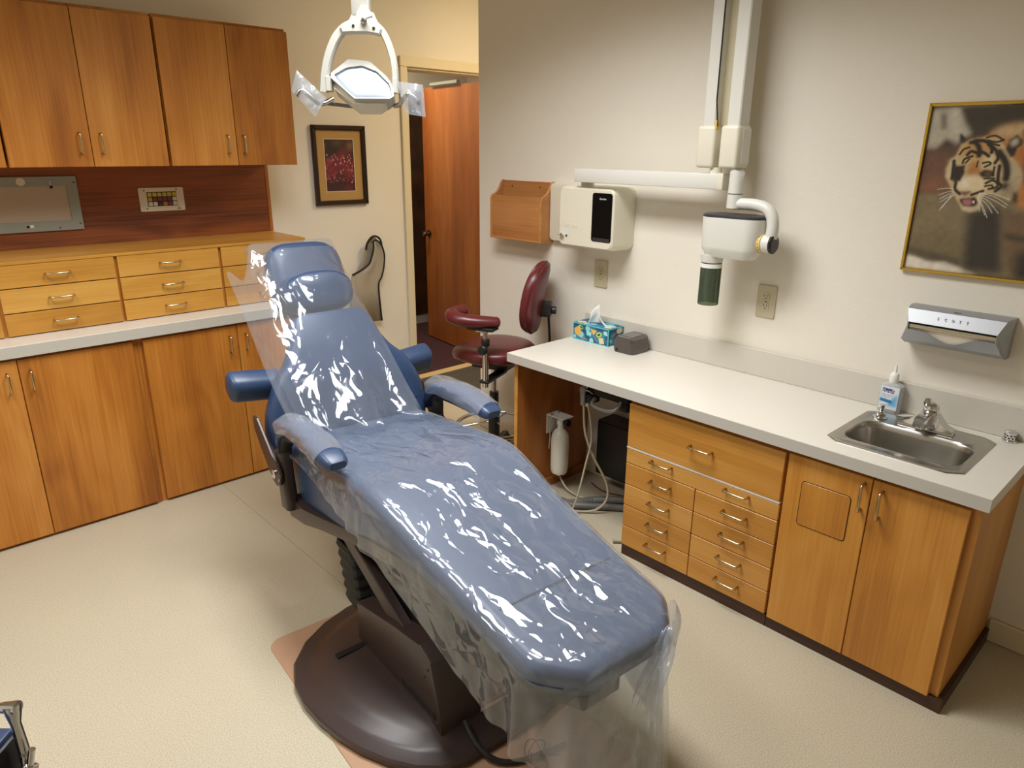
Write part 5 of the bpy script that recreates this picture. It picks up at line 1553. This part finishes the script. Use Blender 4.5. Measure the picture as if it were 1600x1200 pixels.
# head support: neck plate, broad back cushion, pillow
tube('neck_bar', [L3(0, -0.72, 0.86), L3(0, -0.80, 1.00), L3(0, -0.875, 1.12)], 0.030, 'brown_metal', dc, 10, False, 0.35)


def pad(name, c_s, c_z, lean, hw, hh, th, mat, pw=0.62, curve=0.0):
    """An upholstered pad; lean = angle back from upright, th = thickness."""
    ca, sa = math.cos(lean), math.sin(lean)
    rings = []
    prof_ = [(0.60, -0.5), (0.88, -0.47), (0.98, -0.28), (1.0, 0.0), (0.975, 0.25), (0.88, 0.43), (0.62, 0.52), (0.3, 0.56), (0.03, 0.57)]
    for k2, dd_ in prof_:
        ring = []
        for i in range(44):
            a = 2 * PI * i / 44
            u = hw * k2 * math.copysign(abs(math.cos(a)) ** pw, math.cos(a)); v = hh * k2 * math.copysign(abs(math.sin(a)) ** pw, math.sin(a))
            n_ = dd_ * th + curve * u * u
            ring.append(L3(u, c_s - v * sa + n_ * ca, c_z + v * ca + n_ * sa))
        rings.append(ring)
    return loft(name, rings, mat, dc, deg=60)


pad('head_cushion', -0.878, 1.098, math.radians(26), 0.152, 0.150, 0.085, 'navy', 0.55, 0.4)
pad('head_pillow', -0.792, 1.062, math.radians(18), 0.146, 0.084, 0.135, 'navy', 0.80, -0.8)

# side bolsters
for (t0, t1, s, z) in ((-0.395, -0.22, -0.690, 0.786), (0.400, 0.22, -0.650, 0.775)):
    rings = []
    n = 6
    for f_, k2 in ((0.0, 0.78), (0.05, 0.96), (0.12, 1.0), (0.6, 1.0), (1.0, 1.0)):
        t = t0 + (t1 - t0) * f_
        rings.append([L3(t, s + k2 * 0.046 * math.cos(a + 0.3) * (1 + 0.06 * math.cos(4 * a)), z - 0.02 * f_ + k2 * 0.054 * math.sin(a + 0.3) * (1 + 0.06 * math.cos(4 * a))) for a in [2 * PI * i / 28 for i in range(28)]])
    loft('side_bolster', rings, 'navy', dc, deg=50)
    tube('bolster_rod', [L3(t1, s, z - 0.02), L3(t1 * 0.5, s - 0.02, z - 0.03)], 0.014, 'brown_metal', dc, 8)

# lift mechanism
T0, T1 = -0.262, 0.075
prism('lift_housing', [(-0.050, 0.040), (0.450, 0.040), (0.440, 0.12), (0.402, 0.262), (0.345, 0.288), (0.20, 0.262), (-0.046, 0.205)], lambda u, v, d: L3(d, u, v), T0, T1, 'brown_metal', dc, 0.006, seg=2)
for (s, z) in ((0.39, 0.235), (0.37, 0.20), (0.435, 0.085)):
    bm = bmesh.new(); add_lathe(bm, [(0.005, 0), (0.004, 0.003), (0, 0.004)], 10, (0, 0, 0), 'x')
    bmesh.ops.transform(bm, verts=bm.verts, matrix=Matrix.Translation(L3(T0, s, z)) @ Matrix.Diagonal((-1, 1, 1, 1)))
    from_bm('housing_screw', bm, 'brown_flat', dc)
box('vent', L3(T0 - 0.002, 0.24, 0.085), L3(T0 + 0.004, 0.42, 0.105), 'rubber', dc)
for t0 in (-0.245, 0.02):
    prism('lift_link', [(-0.230, 0.410), (-0.140, 0.430), (0.340, 0.215), (0.300, 0.170)], lambda u, v, d: L3(d, u, v), t0, t0 + 0.035, 'brown_metal', dc, 0.004)
prism('lift_core', [(-0.10, 0.20), (0.36, 0.20), (0.40, 0.47), (-0.06, 0.45)], lambda u, v, d: L3(d, u, v), -0.205, 0.015, 'black', dc, 0.004)
bel = []
for k in range(13):
    f_ = k / 12; g = 0.010 * (k % 2)
    bel.append([L3(-0.095 + u, -0.105 - 0.055 * f_ + v, 0.15 + 0.21 * f_) for u, v in rrect(0.30 + g, 0.11 + g, 0.02, 3)])
loft('bellows', bel, 'rubber', dc, deg=20)
lb = box('warning_label', L3(-0.13, 0.4515, 0.075), L3(-0.03, 0.4530, 0.093), 'red_label', dc)
box('warning_label_text', L3(-0.13, 0.4515, 0.062), L3(-0.03, 0.4530, 0.073), 'plate', dc)

# base casting: flat rim, raised dome
BO = [(-0.290, -0.10), (-0.278, -0.20), (-0.245, -0.300), (-0.190, -0.390), (-0.110, -0.462), (-0.020, -0.495), (0.070, -0.503), (0.160, -0.495), (0.250, -0.476), (0.330, -0.449), (0.410, -0.408), (0.475, -0.360), (0.520, -0.305), (0.538, -0.24)]
BO = BO + [(s, -0.20 - t) for s, t in BO[::-1][0:-1]]
bc = (0.12, -0.10)
brg = []
for f_, z in ((0.985, 0.0), (1.0, 0.006), (1.0, 0.022), (0.985, 0.028), (0.90, 0.030), (0.86, 0.034), (0.80, 0.052), (0.70, 0.066), (0.45, 0.074), (0.05, 0.076)):
    brg.append([L3(bc[1] + (t - bc[1]) * f_, bc[0] + (s - bc[0]) * f_, z) for s, t in BO])
loft('base', brg, 'brown_metal', dc, deg=30)
box('base_slot', L3(-0.36, -0.015, 0.060), L3(-0.255, 0.008, 0.0745), 'black', dc, 0.001)

fm_ = thing('floor_plate', 'tan plastic floor plate under the chair base', 'floor plate', CH_LOC, CH_ROT)
prism('plate', [L3(u, v, 0)[:2] for u, v in rrect(0.64, 1.10, 0.05, 5, -0.165, 0.255)], XY(), 0.0, 0.004, 'floor_mat', fm_, 0.001)
# the plate carries the chair
dc.location.z = 0.004

pc = thing('cord_bundle', 'black power cord with twist ties at the chair base', 'cord', (0, 0, 0))
def CW(t, s, z):
    return Matrix.Translation(CH_LOC) @ Matrix.Rotation(CH_ROT, 4, 'Z') @ Vector(L3(t, s, z))
cpts = [CW(-0.19, 0.460, 0.075), CW(-0.195, 0.50, 0.055), CW(-0.19, 0.545, 0.035), CW(-0.165, 0.585, 0.018), CW(-0.12, 0.615, 0.014), CW(-0.05, 0.635, 0.014), CW(0.02, 0.65, 0.014)]
tube('cord', catmull(cpts, 6), 0.008, 'rubber', pc, 10)
tie = [CW(-0.07 + 0.03 * math.cos(a), 0.63, 0.035 + 0.03 * math.sin(a)) for a in [2 * PI * i / 16 for i in range(16)]]
tube('twist_tie', tie, 0.0018, 'rubber', pc, 6, True)
tie = [CW(-0.085 + 0.012 * math.cos(a), 0.63 + 0.03 * math.sin(a), 0.038 + 0.028 * math.cos(a)) for a in [2 * PI * i / 16 for i in range(16)]]
tube('twist_tie', tie, 0.0018, 'rubber', pc, 6, True)
tube('tie_tail', [CW(-0.08, 0.63, 0.02), CW(-0.05, 0.66, 0.03), CW(-0.02, 0.675, 0.022)], 0.003, 'rubber', pc, 6)
tube('tie_tail', [CW(-0.08, 0.62, 0.02), CW(-0.10, 0.66, 0.02), CW(-0.11, 0.69, 0.008)], 0.003, 'rubber', pc, 6)

# ================================================================== clear plastic covers on the chair
# The two sheets are relaxed as thin cloth over the cushions: springs, gravity and contact, in chair coordinates (t, s, z).
from mathutils.bvhtree import BVHTree


def relax(x, loose_across, loose_along, steps, contact, pins=None, g=0.0016, iters=10, bend=0.45, damp=0.90):
    """Position-based relaxation of a sheet x (rows, columns, 3); loose_* values scale the rest lengths."""
    def rest(a, b, k):
        return np.linalg.norm(a - b, axis=-1, keepdims=True) * k
    ru = rest(x[:, 1:], x[:, :-1], loose_across[:, 1:, None]); rv = rest(x[1:], x[:-1], loose_along[1:, :, None])
    rd1 = rest(x[1:, 1:], x[:-1, :-1], 1.02); rd2 = rest(x[1:, :-1], x[:-1, 1:], 1.02)
    bu = rest(x[:, 2:], x[:, :-2], 1.0); bv = rest(x[2:], x[:-2], 1.0)
    w = np.ones(x.shape[:2] + (1,))
    if pins is not None:
        w[pins] = 0.0
    vel = np.zeros_like(x)

    def solve(A, B, L, k, push_only=False):
        a, b = x[A], x[B]
        d = b - a
        n = np.linalg.norm(d, axis=-1, keepdims=True) + 1e-9
        c = (n - L) / n
        if push_only:
            c = np.minimum(c, 0)
        ws = w[A] + w[B] + 1e-9
        x[A] = a + d * c * k * w[A] / ws
        x[B] = b - d * c * k * w[B] / ws

    S = slice
    for it in range(steps):
        prev = x.copy()
        vel[..., 2] -= g
        x += vel * w
        for _ in range(iters):
            for p in (0, 1):
                solve((S(None), S(p, -1, 2)), (S(None), S(p + 1, None, 2)), ru[:, p::2], 1.0)
                solve((S(p, -1, 2),), (S(p + 1, None, 2),), rv[p::2], 1.0)
            for p in (0, 1):
                solve((S(p, -1, 2), S(None, -1)), (S(p + 1, None, 2), S(1, None)), rd1[p::2], 0.5)
                solve((S(p, -1, 2), S(1, None)), (S(p + 1, None, 2), S(None, -1)), rd2[p::2], 0.5)
            for p in (0, 1, 2):
                if bend:
                    na = x[:, p:-2:3].shape[1]
                    solve((S(None), S(p, -2, 3)), (S(None), S(p + 2, None, 3)), bu[:, p::3][:, :na], bend, True)
                    nb = x[p:-2:3].shape[0]
                    solve((S(p, -2, 3),), (S(p + 2, None, 3),), bv[p::3][:nb], bend, True)
            if _ % 2:
                contact(x, w)
        hit = contact(x, w)
        vel = (x - prev) * damp
        vel[hit] *= 0.25
    for _ in range(2):                       # take out the zigzag at the scale of the grid itself
        x[1:-1] = 0.25 * x[:-2] + 0.5 * x[1:-1] + 0.25 * x[2:]
        x[:, 1:-1] = 0.25 * x[:, :-2] + 0.5 * x[:, 1:-1] + 0.25 * x[:, 2:]
    contact(x, w)
    return x


_tab = np.array(smooth_tab(SEAT))


def seat_contact(x, w, th=0.0045):
    """Keep the sheet outside the rounded seat cushion and above the floor."""
    s = x[..., 1]
    hw = np.interp(s, _tab[:, 0], _tab[:, 1]); zt = np.interp(s, _tab[:, 0], _tab[:, 2]) + 0.004; zb = np.interp(s, _tab[:, 0], _tab[:, 3])
    r = 0.036
    hz = (zt - zb) / 2; zc = (zt + zb) / 2
    qt = np.abs(x[..., 0]) - hw + r; qz = x[..., 2] - zc
    qz_a = np.abs(qz) - hz + r
    inside_s = (s > -0.6) & (s < 0.886)
    ot, oz = np.maximum(qt, 0), np.maximum(qz_a, 0)
    L = np.hypot(ot, oz) + 1e-9
    d = np.where((qt > 0) | (qz_a > 0), np.hypot(ot, oz), np.maximum(qt, qz_a)) - r
    both = (ot > 0) | (oz > 0)
    nt_ = np.where(both, ot / L, (qt > qz_a).astype(float)); nz_ = np.where(both, oz / L, (qt <= qz_a).astype(float))
    hit = inside_s & (d < th)
    top_ = inside_s & (np.abs(x[..., 0]) < hw - r * 0.6) & (x[..., 2] < zt + th) & (x[..., 2] > zb - 0.025)
    x[..., 2] = np.where(top_, zt + th, x[..., 2])
    hit = hit & ~top_
    push = np.where(hit, th - d, 0)
    x[..., 0] += push * nt_ * np.sign(x[..., 0])
    x[..., 2] += push * nz_ * np.sign(qz)
    # the backrest stands behind the sheet
    lowb = (np.abs(x[..., 0]) < 0.30) & (x[..., 1] < -0.505)
    x[..., 1] = np.where(lowb, np.maximum(x[..., 1], -0.505), x[..., 1])
    low = x[..., 2] < 0.006
    x[..., 2] = np.maximum(x[..., 2], 0.006)
    return hit | low | top_


def wrinkle_noise(nv, nu, seed, k):
    rg = np.random.default_rng(seed)
    a = rg.normal(0, 1, (nv, nu))
    return blur(a, k) * k * 2.2


nu, nv = 64, 124
gs = np.zeros((nv, nu, 3))
for i in range(nu):
    fu = i / (nu - 1)
    length = np.interp(fu, [0, 0.35, 0.55, 0.70, 1.0], [1.86, 1.86, 1.66, 1.50, 1.44])       # the torn edge hangs lower on the left
    for j in range(nv):
        s = -0.475 + length * j / (nv - 1)
        hl = 0.292 + 0.075 * max(0, min(1, (s + 0.40) / 0.35)) + 0.03 * max(0, min(1, (s - 0.3) / 0.4))
        hr = 0.345 + 0.13 * max(0, min(1, (s - 0.35) / 0.5))
        z = np.interp(s, [-0.47, -0.2, 0.08, 0.35, 0.87, 1.4], [0.650, 0.662, 0.690, 0.620, 0.505, 0.42]) + 0.012
        gs[j, i] = (-hl + (hl + hr) * fu, s, z)
gs[..., 2] += 0.010 * wrinkle_noise(nv, nu, 3, 2)
eu = 1.05 + 0.07 * np.clip(wrinkle_noise(nv, nu, 8, 6), -1, 1)
ev = 1.02 + 0.04 * np.clip(wrinkle_noise(nv, nu, 9, 5), -1, 1)
gs = relax(gs, eu, ev, 75, seat_contact)


def sheet_object(name, label, g, mat, sub=1):
    nv, nu, _ = g.shape
    faces = [(j * nu + i, (j + 1) * nu + i, (j + 1) * nu + i + 1, j * nu + i + 1) for j in range(nv - 1) for i in range(nu - 1)]
    me = bpy.data.meshes.new(name)
    me.from_pydata([(p[0], -p[1], p[2]) for p in g.reshape(-1, 3).tolist()], [], faces)
    me.polygons.foreach_set('use_smooth', [True] * len(faces))
    o = link(name, me, mat)
    o.location = (CH_LOC[0], CH_LOC[1], 0.0045); o.rotation_euler = (0, 0, CH_ROT)
    tag(o, label, 'plastic cover')
    if sub:
        md = o.modifiers.new('sub', 'SUBSURF'); md.levels = sub; md.render_levels = sub
    return o


sc_o = sheet_object('seat_cover', 'clear crinkled plastic sheet draped over the chair seat and legs', gs, 'film')
# the foot end is a bag: its under layer hangs just behind the outer one
fl_r = gs[int(nv * 0.735):, 6:-3].copy()
fl_r[..., 1] -= 0.018 + 0.012 * wrinkle_noise(fl_r.shape[0], fl_r.shape[1], 12, 3)
fl_r[..., 0] *= 0.96
fl_r[..., 0] += 0.012 * wrinkle_noise(fl_r.shape[0], fl_r.shape[1], 13, 4)
fl_r[..., 2] = np.minimum(fl_r[..., 2], np.where(fl_r[..., 1] < 0.87, np.interp(fl_r[..., 1], _tab[:, 0], _tab[:, 3]) - 0.006, 9.0))
fl_r[..., 2] = np.maximum(fl_r[..., 2], 0.006)
ul = sheet_object('under_layer', '', fl_r, 'film')
ul.parent = sc_o; ul.location = (0, 0, 0); ul.rotation_euler = (0, 0, 0)
for key in ('label', 'category'):
    del ul[key]

# ---- bag over the head support and back: contact with the front of the cushions, found by casting rays at them
verts_, polys_ = [], []
for o in dc.children:
    if o.name.split('.')[0] in ('backrest', 'head_cushion', 'head_pillow', 'seat_cushion'):
        base_ = len(verts_)
        verts_ += [tuple(v.co) for v in o.data.vertices]
        polys_ += [[base_ + k for k in p.vertices] for p in o.data.polygons]
bvh = BVHTree.FromPolygons(verts_, polys_)
NT, NZ = 90, 96
tg = np.linspace(-0.45, 0.45, NT); zg = np.linspace(0.45, 1.40, NZ)
front_s = np.full((NZ, NT), -1.4)
for j, z in enumerate(zg):
    for i, t in enumerate(tg):
        hit = bvh.ray_cast(Vector((t, -1.0, z)), Vector((0, 1, 0)))
        if hit[0] is not None:
            front_s[j, i] = -hit[0].y


def back_contact(x, w, th=0.005):
    fi = np.clip((x[..., 0] + 0.45) / 0.90 * (NT - 1), 0, NT - 1.001); fj = np.clip((x[..., 2] - 0.45) / 0.95 * (NZ - 1), 0, NZ - 1.001)
    i0, j0 = fi.astype(int), fj.astype(int); a, b = fi - i0, fj - j0
    H = (front_s[j0, i0] * (1 - a) + front_s[j0, i0 + 1] * a) * (1 - b) + (front_s[j0 + 1, i0] * (1 - a) + front_s[j0 + 1, i0 + 1] * a) * b
    d = x[..., 1] - H - th
    hit = (d < 0) & (d > -0.12) & (w[..., 0] > 0)
    x[..., 1] = np.where(hit, H + th, x[..., 1])
    return hit


path_ = np.array([(-0.985, 1.10), (-0.985, 1.20), (-0.955, 1.258), (-0.905, 1.268), (-0.845, 1.245), (-0.77, 1.165), (-0.70, 1.05), (-0.62, 0.93), (-0.54, 0.80), (-0.47, 0.68), (-0.43, 0.60)])
dcum = np.concatenate([[0], np.cumsum(np.hypot(*np.diff(path_, axis=0).T))]); Dm = dcum[-1]
nu, nv = 58, 88
gb = np.zeros((nv, nu, 3))
for j in range(nv):
    q_ = Dm * j / (nv - 1); b_ = q_ / Dm
    s, z = np.interp(q_, dcum, path_[:, 0]), np.interp(q_, dcum, path_[:, 1])
    rt = np.interp(b_, [0, 0.3, 0.5, 0.8, 1], [0.165, 0.175, 0.215, 0.305, 0.33]); lt = np.interp(b_, [0, 0.18, 0.36, 0.6, 0.8, 1], [-0.175, -0.22, -0.335, -0.315, -0.315, -0.32])
    for i in range(nu):
        gb[j, i] = (lt + (rt - lt) * i / (nu - 1), s, z)
pins = np.zeros((nv, nu), bool)
pins[0:14, 4:-4] = True
jf = int(nv * 0.36)
pins[jf - 1:jf + 2, 0] = True
pins[-1, [2, 3, nu - 4, nu - 3]] = True
gb[..., 1] += 0.004 * wrinkle_noise(nv, nu, 5, 2)
gb = relax(gb, 1.01 + 0.03 * np.clip(wrinkle_noise(nv, nu, 6, 5), -1, 1), np.full((nv, nu), 1.0), 70, back_contact, pins)
sheet_object('head_cover', 'clear plastic bag hanging over the chair headrest and backrest', gb, 'film_head')


# short sleeves folded over the arm pads
def arm_cover(label, tc, s0, s1, z0, flare):
    nu, nv = 26, 22
    g = np.zeros((nv, nu, 3))
    for j in range(nv):
        f_ = j / (nv - 1); s = s0 + (s1 - s0) * f_
        zc = z0 + np.interp(f_, [0, 0.2, 0.5, 0.8, 1.0], [-0.012, 0.0, 0.004, -0.006, -0.020])
        for i in range(nu):
            a = -0.30 * PI + 1.60 * PI * i / (nu - 1)
            r_x = 0.049 + 0.003 * math.sin(7 * f_ + 1.3 + 2 * a) + 0.002 * math.sin(23 * f_ + 5 * a)
            r_z = 0.031 + 0.002 * math.sin(11 * f_ + 4.1 + 3 * a)
            e = max(0.0, (abs(i / (nu - 1) - 0.5) - 0.36) / 0.14)
            g[j, i] = (tc + r_x * math.cos(a) * (1 + flare * e), s, zc + r_z * math.sin(a) - 0.012 * e)
    return sheet_object('arm_cover', label, g, 'film_soft', 1)


arm_cover('clear plastic sleeve on the left arm pad nearest the viewer', -0.300, -0.40, -0.07, 0.735, 0.25)['group'] = 'clear sleeves on the arm pads'
arm_cover('clear plastic sleeve on the far arm pad beside the stool', 0.315, -0.46, -0.10, 0.735, 0.35)['group'] = 'clear sleeves on the arm pads'

# ================================================================== the two photographs on the walls
def smear(shape, seed, k):
    rg = np.random.default_rng(seed)
    a = blur(rg.normal(0, 1, shape), k)
    return a / (np.abs(a).max() + 1e-9)


# --- tiger print; shapes are drawn on a 1000-unit sketch sheet and carried onto the print
def sketch(x, y):
    x, y = x / 1000.0, y / 1000.0
    return (0.283 * x + 0.05294 * y - 0.02549 + 0.00202 * x * y - 0.02253 * x * x, -0.00749 * x - 0.29794 * y + 0.50934 + 0.02463 * x * y - 0.00096 * x * x)


PU, PV_ = TW - 0.018, TH - 0.018
NU, NV = 330, 244
U, V = np.meshgrid(0.009 + (np.arange(NU) + 0.5) / NU * PU, 0.009 + (np.arange(NV) + 0.5) / NV * PV_)
im = np.ones((NV, NU, 3)) * np.array(lin('#43382a'))


def area(pts, hexc, soft=1, a=1.0):
    m_ = poly_mask(U, V, [sketch(*p) for p in pts])
    put(im, blur(m_, soft) if soft else m_, hexc, a)


def line(pts, hexc, w, a=1.0, soft=0):
    pts = [(p.x, p.y) for p in catmull([(a_, c_, 0) for a_, c_ in pts], 4)]
    m_ = stroke_mask(U, V, [sketch(*p) for p in pts], w * 0.00038)
    put(im, blur(m_, soft) if soft else m_, hexc, a)


def B(*pts):
    return [(2.3326 * x - 400, 2.3326 * y - 200) for x, y in pts]


area(B((160, 60), (700, 40), (700, 300), (430, 300), (300, 280), (160, 280)), '#3a3124', 10)
area(B((222, 95), (345, 78), (360, 130), (395, 200), (360, 215), (330, 245), (285, 215), (240, 262), (192, 262)), '#b3aa96', 3)
area(B((262, 110), (280, 108), (285, 170), (262, 190)), '#5a5142', 3)
area(B((305, 90), (330, 90), (335, 190), (310, 230)), '#cdc4b0', 4)
area(B((160, 270), (420, 270), (420, 460), (160, 465)), '#6b4632', 10)
area(B((150, 400), (330, 390), (340, 455), (150, 460)), '#8a5a3e', 8, 0.7)
area(B((80, 465), (700, 455), (700, 900), (80, 900)), '#7a6a4c', 3)
area(B((100, 640), (350, 650), (340, 780), (90, 740)), '#6b5c3e', 8, 0.8)
area(B((90, 735), (140, 748), (205, 772), (280, 772), (345, 800), (415, 830), (85, 805)), '#d9cfbd', 2)
area(B((110, 700), (340, 760), (350, 790), (210, 760), (105, 725)), '#3a3022', 4, 0.8)
area(B((380, 540), (530, 520), (530, 830), (350, 815), (360, 700)), '#2c261e', 6)
area(B((540, 545), (900, 560), (900, 860), (600, 850), (545, 800)), '#6e563c', 4)
area(B((540, 640), (640, 660), (640, 690), (540, 665)), '#3a2e22', 3)
area(B((590, 740), (680, 700), (900, 760), (900, 880), (580, 860)), '#2a221a', 6)
# body behind the head
area([(640, 330), (760, 230), (880, 185), (980, 165), (1200, 170), (1500, 230), (1900, 300), (2300, 420), (2300, 1000), (1100, 1060), (1000, 1010), (960, 900), (980, 600), (900, 400)], '#b9793c', 3)
area([(700, 270), (850, 190), (1000, 160), (1200, 165), (1300, 240), (1060, 260), (900, 300)], '#cdb083', 5)
for k in range(9):
    x0 = 1120 + 110 * k
    line([(x0, 230 + 18 * k), (x0 + 40, 420), (x0 - 20, 640), (x0 + 30, 830)], '#241a12', 34, 0.9, 1)
area([(1000, 420), (1090, 380), (1110, 700), (1070, 760), (1030, 560)], '#a8642e', 5)
# head
HEAD = [(350, 500), (420, 370), (520, 320), (680, 290), (800, 300), (880, 400), (930, 480), (1000, 560), (1050, 660), (1040, 770), (990, 850), (920, 960), (800, 900), (700, 870), (640, 900), (600, 1040), (500, 1068), (420, 1040), (345, 900), (300, 810), (252, 700), (262, 620), (310, 520)]
area(HEAD, '#c4aa7c', 1)
area([(430, 385), (520, 328), (700, 300), (800, 400), (830, 520), (700, 575), (590, 520), (480, 510), (390, 480)], '#b78a4c', 4)
area([(640, 480), (760, 430), (790, 520), (760, 600), (640, 620)], '#d5bf92', 4)
area([(310, 520), (365, 500), (350, 620), (330, 760), (262, 690), (268, 620)], '#ccba90', 3)
area([(900, 520), (1010, 590), (1050, 680), (1020, 790), (900, 780), (880, 640)], '#b9a684', 4)
area([(850, 760), (1000, 800), (960, 940), (800, 880)], '#93836a', 5)
area([(520, 520), (600, 555), (625, 640), (640, 700), (480, 700), (470, 640)], '#ab7436', 3)
area([(480, 690), (640, 690), (655, 830), (560, 856), (420, 845), (378, 805), (420, 730)], '#dac6a0', 3)
area([(410, 740), (480, 730), (480, 800), (400, 810)], '#ece2ca', 4)
area([(880, 420), (920, 320), (1000, 268), (1060, 320), (1050, 380), (1000, 400), (975, 480), (930, 505)], '#2a2018', 1)
area([(925, 340), (1000, 300), (1015, 355), (945, 392)], '#c9bda6', 2)
area([(398, 262), (425, 258), (470, 320), (430, 350), (402, 348)], '#2c2118', 1)
area([(372, 590), (455, 580), (450, 660), (405, 745), (330, 760), (318, 690), (345, 560)], '#241b14', 1)
area([(596, 665), (660, 625), (745, 640), (765, 690), (700, 716), (625, 705)], '#2b1e15', 1)
area([(660, 655), (725, 650), (730, 690), (670, 695)], '#5d4028', 1)
for pts, w_ in (([(515, 350), (600, 330), (690, 345), (735, 410), (730, 450)], 15), ([(560, 345), (600, 400), (600, 480)], 20), ([(478, 475), (520, 440), (575, 455)], 12), ([(625, 445), (670, 465), (700, 490)], 13),
                ([(430, 560), (450, 520), (530, 490)], 9), ([(460, 560), (500, 520)], 7), ([(340, 540), (330, 640), (318, 720)], 14), ([(700, 330), (780, 345), (860, 322)], 8), ([(680, 300), (770, 280), (850, 320)], 7),
                ([(690, 350), (770, 370), (810, 380)], 8), ([(700, 370), (770, 420), (800, 500), (765, 560)], 12), ([(640, 560), (700, 550), (720, 570), (660, 600)], 8), ([(810, 450), (870, 540), (890, 640), (880, 720)], 26),
                ([(815, 590), (800, 690), (800, 760), (830, 800), (770, 850)], 13), ([(760, 600), (745, 690)], 8), ([(670, 770), (740, 740), (790, 770), (780, 810), (700, 830)], 9), ([(660, 800), (730, 790), (740, 815)], 7),
                ([(360, 760), (350, 830), (400, 880)], 12), ([(640, 850), (580, 870), (520, 890)], 11), ([(400, 470), (440, 420), (500, 400)], 8), ([(590, 540), (575, 600)], 6), ([(650, 720), (760, 720)], 7)):
    line(pts, '#1d150f', w_)
area([(830, 790), (880, 750), (920, 780), (880, 830), (830, 840)], '#2b231a', 2)
area([(955, 850), (1008, 885), (995, 980), (945, 965)], '#221a13', 2)
area([(395, 855), (525, 850), (490, 885), (440, 902)], '#7c544a', 1)
area([(395, 930), (560, 915), (592, 965), (560, 1015), (440, 1010), (400, 970)], '#2e1c18', 1)
area([(428, 940), (512, 932), (532, 970), (500, 1006), (440, 996)], '#a4646a', 1)
area([(530, 955), (556, 955), (552, 978), (534, 980)], '#d8c6a8', 0)
area([(415, 1022), (500, 1035), (592, 1005), (588, 1052), (500, 1068), (430, 1050)], '#c8b595', 2)
for pts in ([(340, 828), (250, 822), (165, 832)], [(340, 850), (260, 862), (180, 890)], [(335, 865), (270, 890), (190, 935)], [(335, 880), (270, 920), (190, 968)], [(335, 895), (260, 960), (185, 1052)], [(320, 890), (250, 980), (205, 1030)],
            [(600, 868), (740, 880), (910, 940)], [(600, 878), (760, 910), (900, 1000)], [(600, 890), (720, 930), (880, 1025)], [(595, 900), (700, 960), (800, 1085)], [(590, 910), (680, 990), (735, 1080)], [(585, 915), (640, 1010), (682, 1130)], [(580, 920), (600, 1000), (605, 1065)], [(590, 930), (640, 1050), (660, 1105)]):
    line(pts, '#ded8cc', 2.4, 0.8)
im *= (1 + 0.16 * smear((NV, NU), 3, 2) + 0.10 * smear((NV, NU), 4, 7))[..., None]
printed_grid('print', 0.009, 0.009 + PU, 0.009, 0.009 + PV_, NU, NV, np.clip(im, 0, 1), lambda u, v, d: (-0.0085, -u, v), 'print', tp)

# --- flower print
NU, NV = 96, 146
U, V = np.meshgrid((np.arange(NU) + 0.5) / NU, (np.arange(NV) + 0.5) / NV)
im = np.ones((NV, NU, 3)) * np.array(lin('#33201d'))
rg_ = random.Random(11)


def dot(cx, cy, rx, ry, hexc, soft, a=1.0, rot=0.0):
    m_ = poly_mask(U, V, blob(cx, cy, rx, ry, 12, rot))
    put(im, blur(m_, soft) if soft else m_, hexc, a)


for cx, cy, rx, ry, hx in ((0.7, 0.78, 0.3, 0.10, '#5a2a2e'), (0.25, 0.85, 0.3, 0.14, '#2c211d'), (0.5, 0.52, 0.55, 0.16, '#6b2430'), (0.2, 0.38, 0.25, 0.12, '#6e1f30'), (0.85, 0.34, 0.2, 0.15, '#7a3034'), (0.55, 0.12, 0.5, 0.12, '#3c1d20'), (0.8, 0.05, 0.2, 0.06, '#6e2430'), (0.9, 0.88, 0.10, 0.07, '#8a6a48'), (0.45, 0.93, 0.2, 0.05, '#5c4a3c'), (0.6, 0.72, 0.12, 0.06, '#7a2c3a')):
    dot(cx, cy, rx, ry, hx, 7)
for k in range(150):
    cx, cy = rg_.random(), 0.18 + 0.52 * rg_.random()
    dot(cx, cy, 0.012 + 0.03 * rg_.random(), 0.008 + 0.02 * rg_.random(), rg_.choice(['#8a2a3c', '#a04050', '#7a2030', '#b05a5c', '#5a1a26']), 1, 0.7, rg_.random() * 3)
for cx, cy in ((0.08, 0.70), (0.24, 0.66), (0.28, 0.61), (0.38, 0.66), (0.44, 0.62), (0.66, 0.64), (0.62, 0.42), (0.80, 0.66), (0.84, 0.60), (0.88, 0.55), (0.78, 0.56), (0.90, 0.64), (0.72, 0.50), (0.52, 0.38), (0.54, 0.34), (0.82, 0.41), (0.92, 0.40), (0.38, 0.20), (0.96, 0.29), (0.28, 0.26), (0.14, 0.24), (0.90, 0.17), (0.36, 0.52), (0.54, 0.54), (0.68, 0.58), (0.86, 0.70), (0.94, 0.48)):
    dot(cx, cy, 0.014 + 0.014 * rg_.random(), 0.010 + 0.012 * rg_.random(), rg_.choice(['#d9a59a', '#e0bda8', '#c98a84']), 0, 0.9, rg_.random() * 3)
printed_grid('print', 0.077, 0.264, 0.078, 0.364, NU, NV, np.clip(im, 0, 1), lambda u, v, d: (u, -0.0055, v), 'print', pf)
frame_mesh('bevel_edge', [(0.0735, 0.0745), (0.2675, 0.0745), (0.2675, 0.3675), (0.0735, 0.3675)], [(0.0765, 0.0775), (0.2645, 0.0775), (0.2645, 0.3645), (0.0765, 0.3645)], XZ(), -0.0085, -0.006, 'trim', pf)
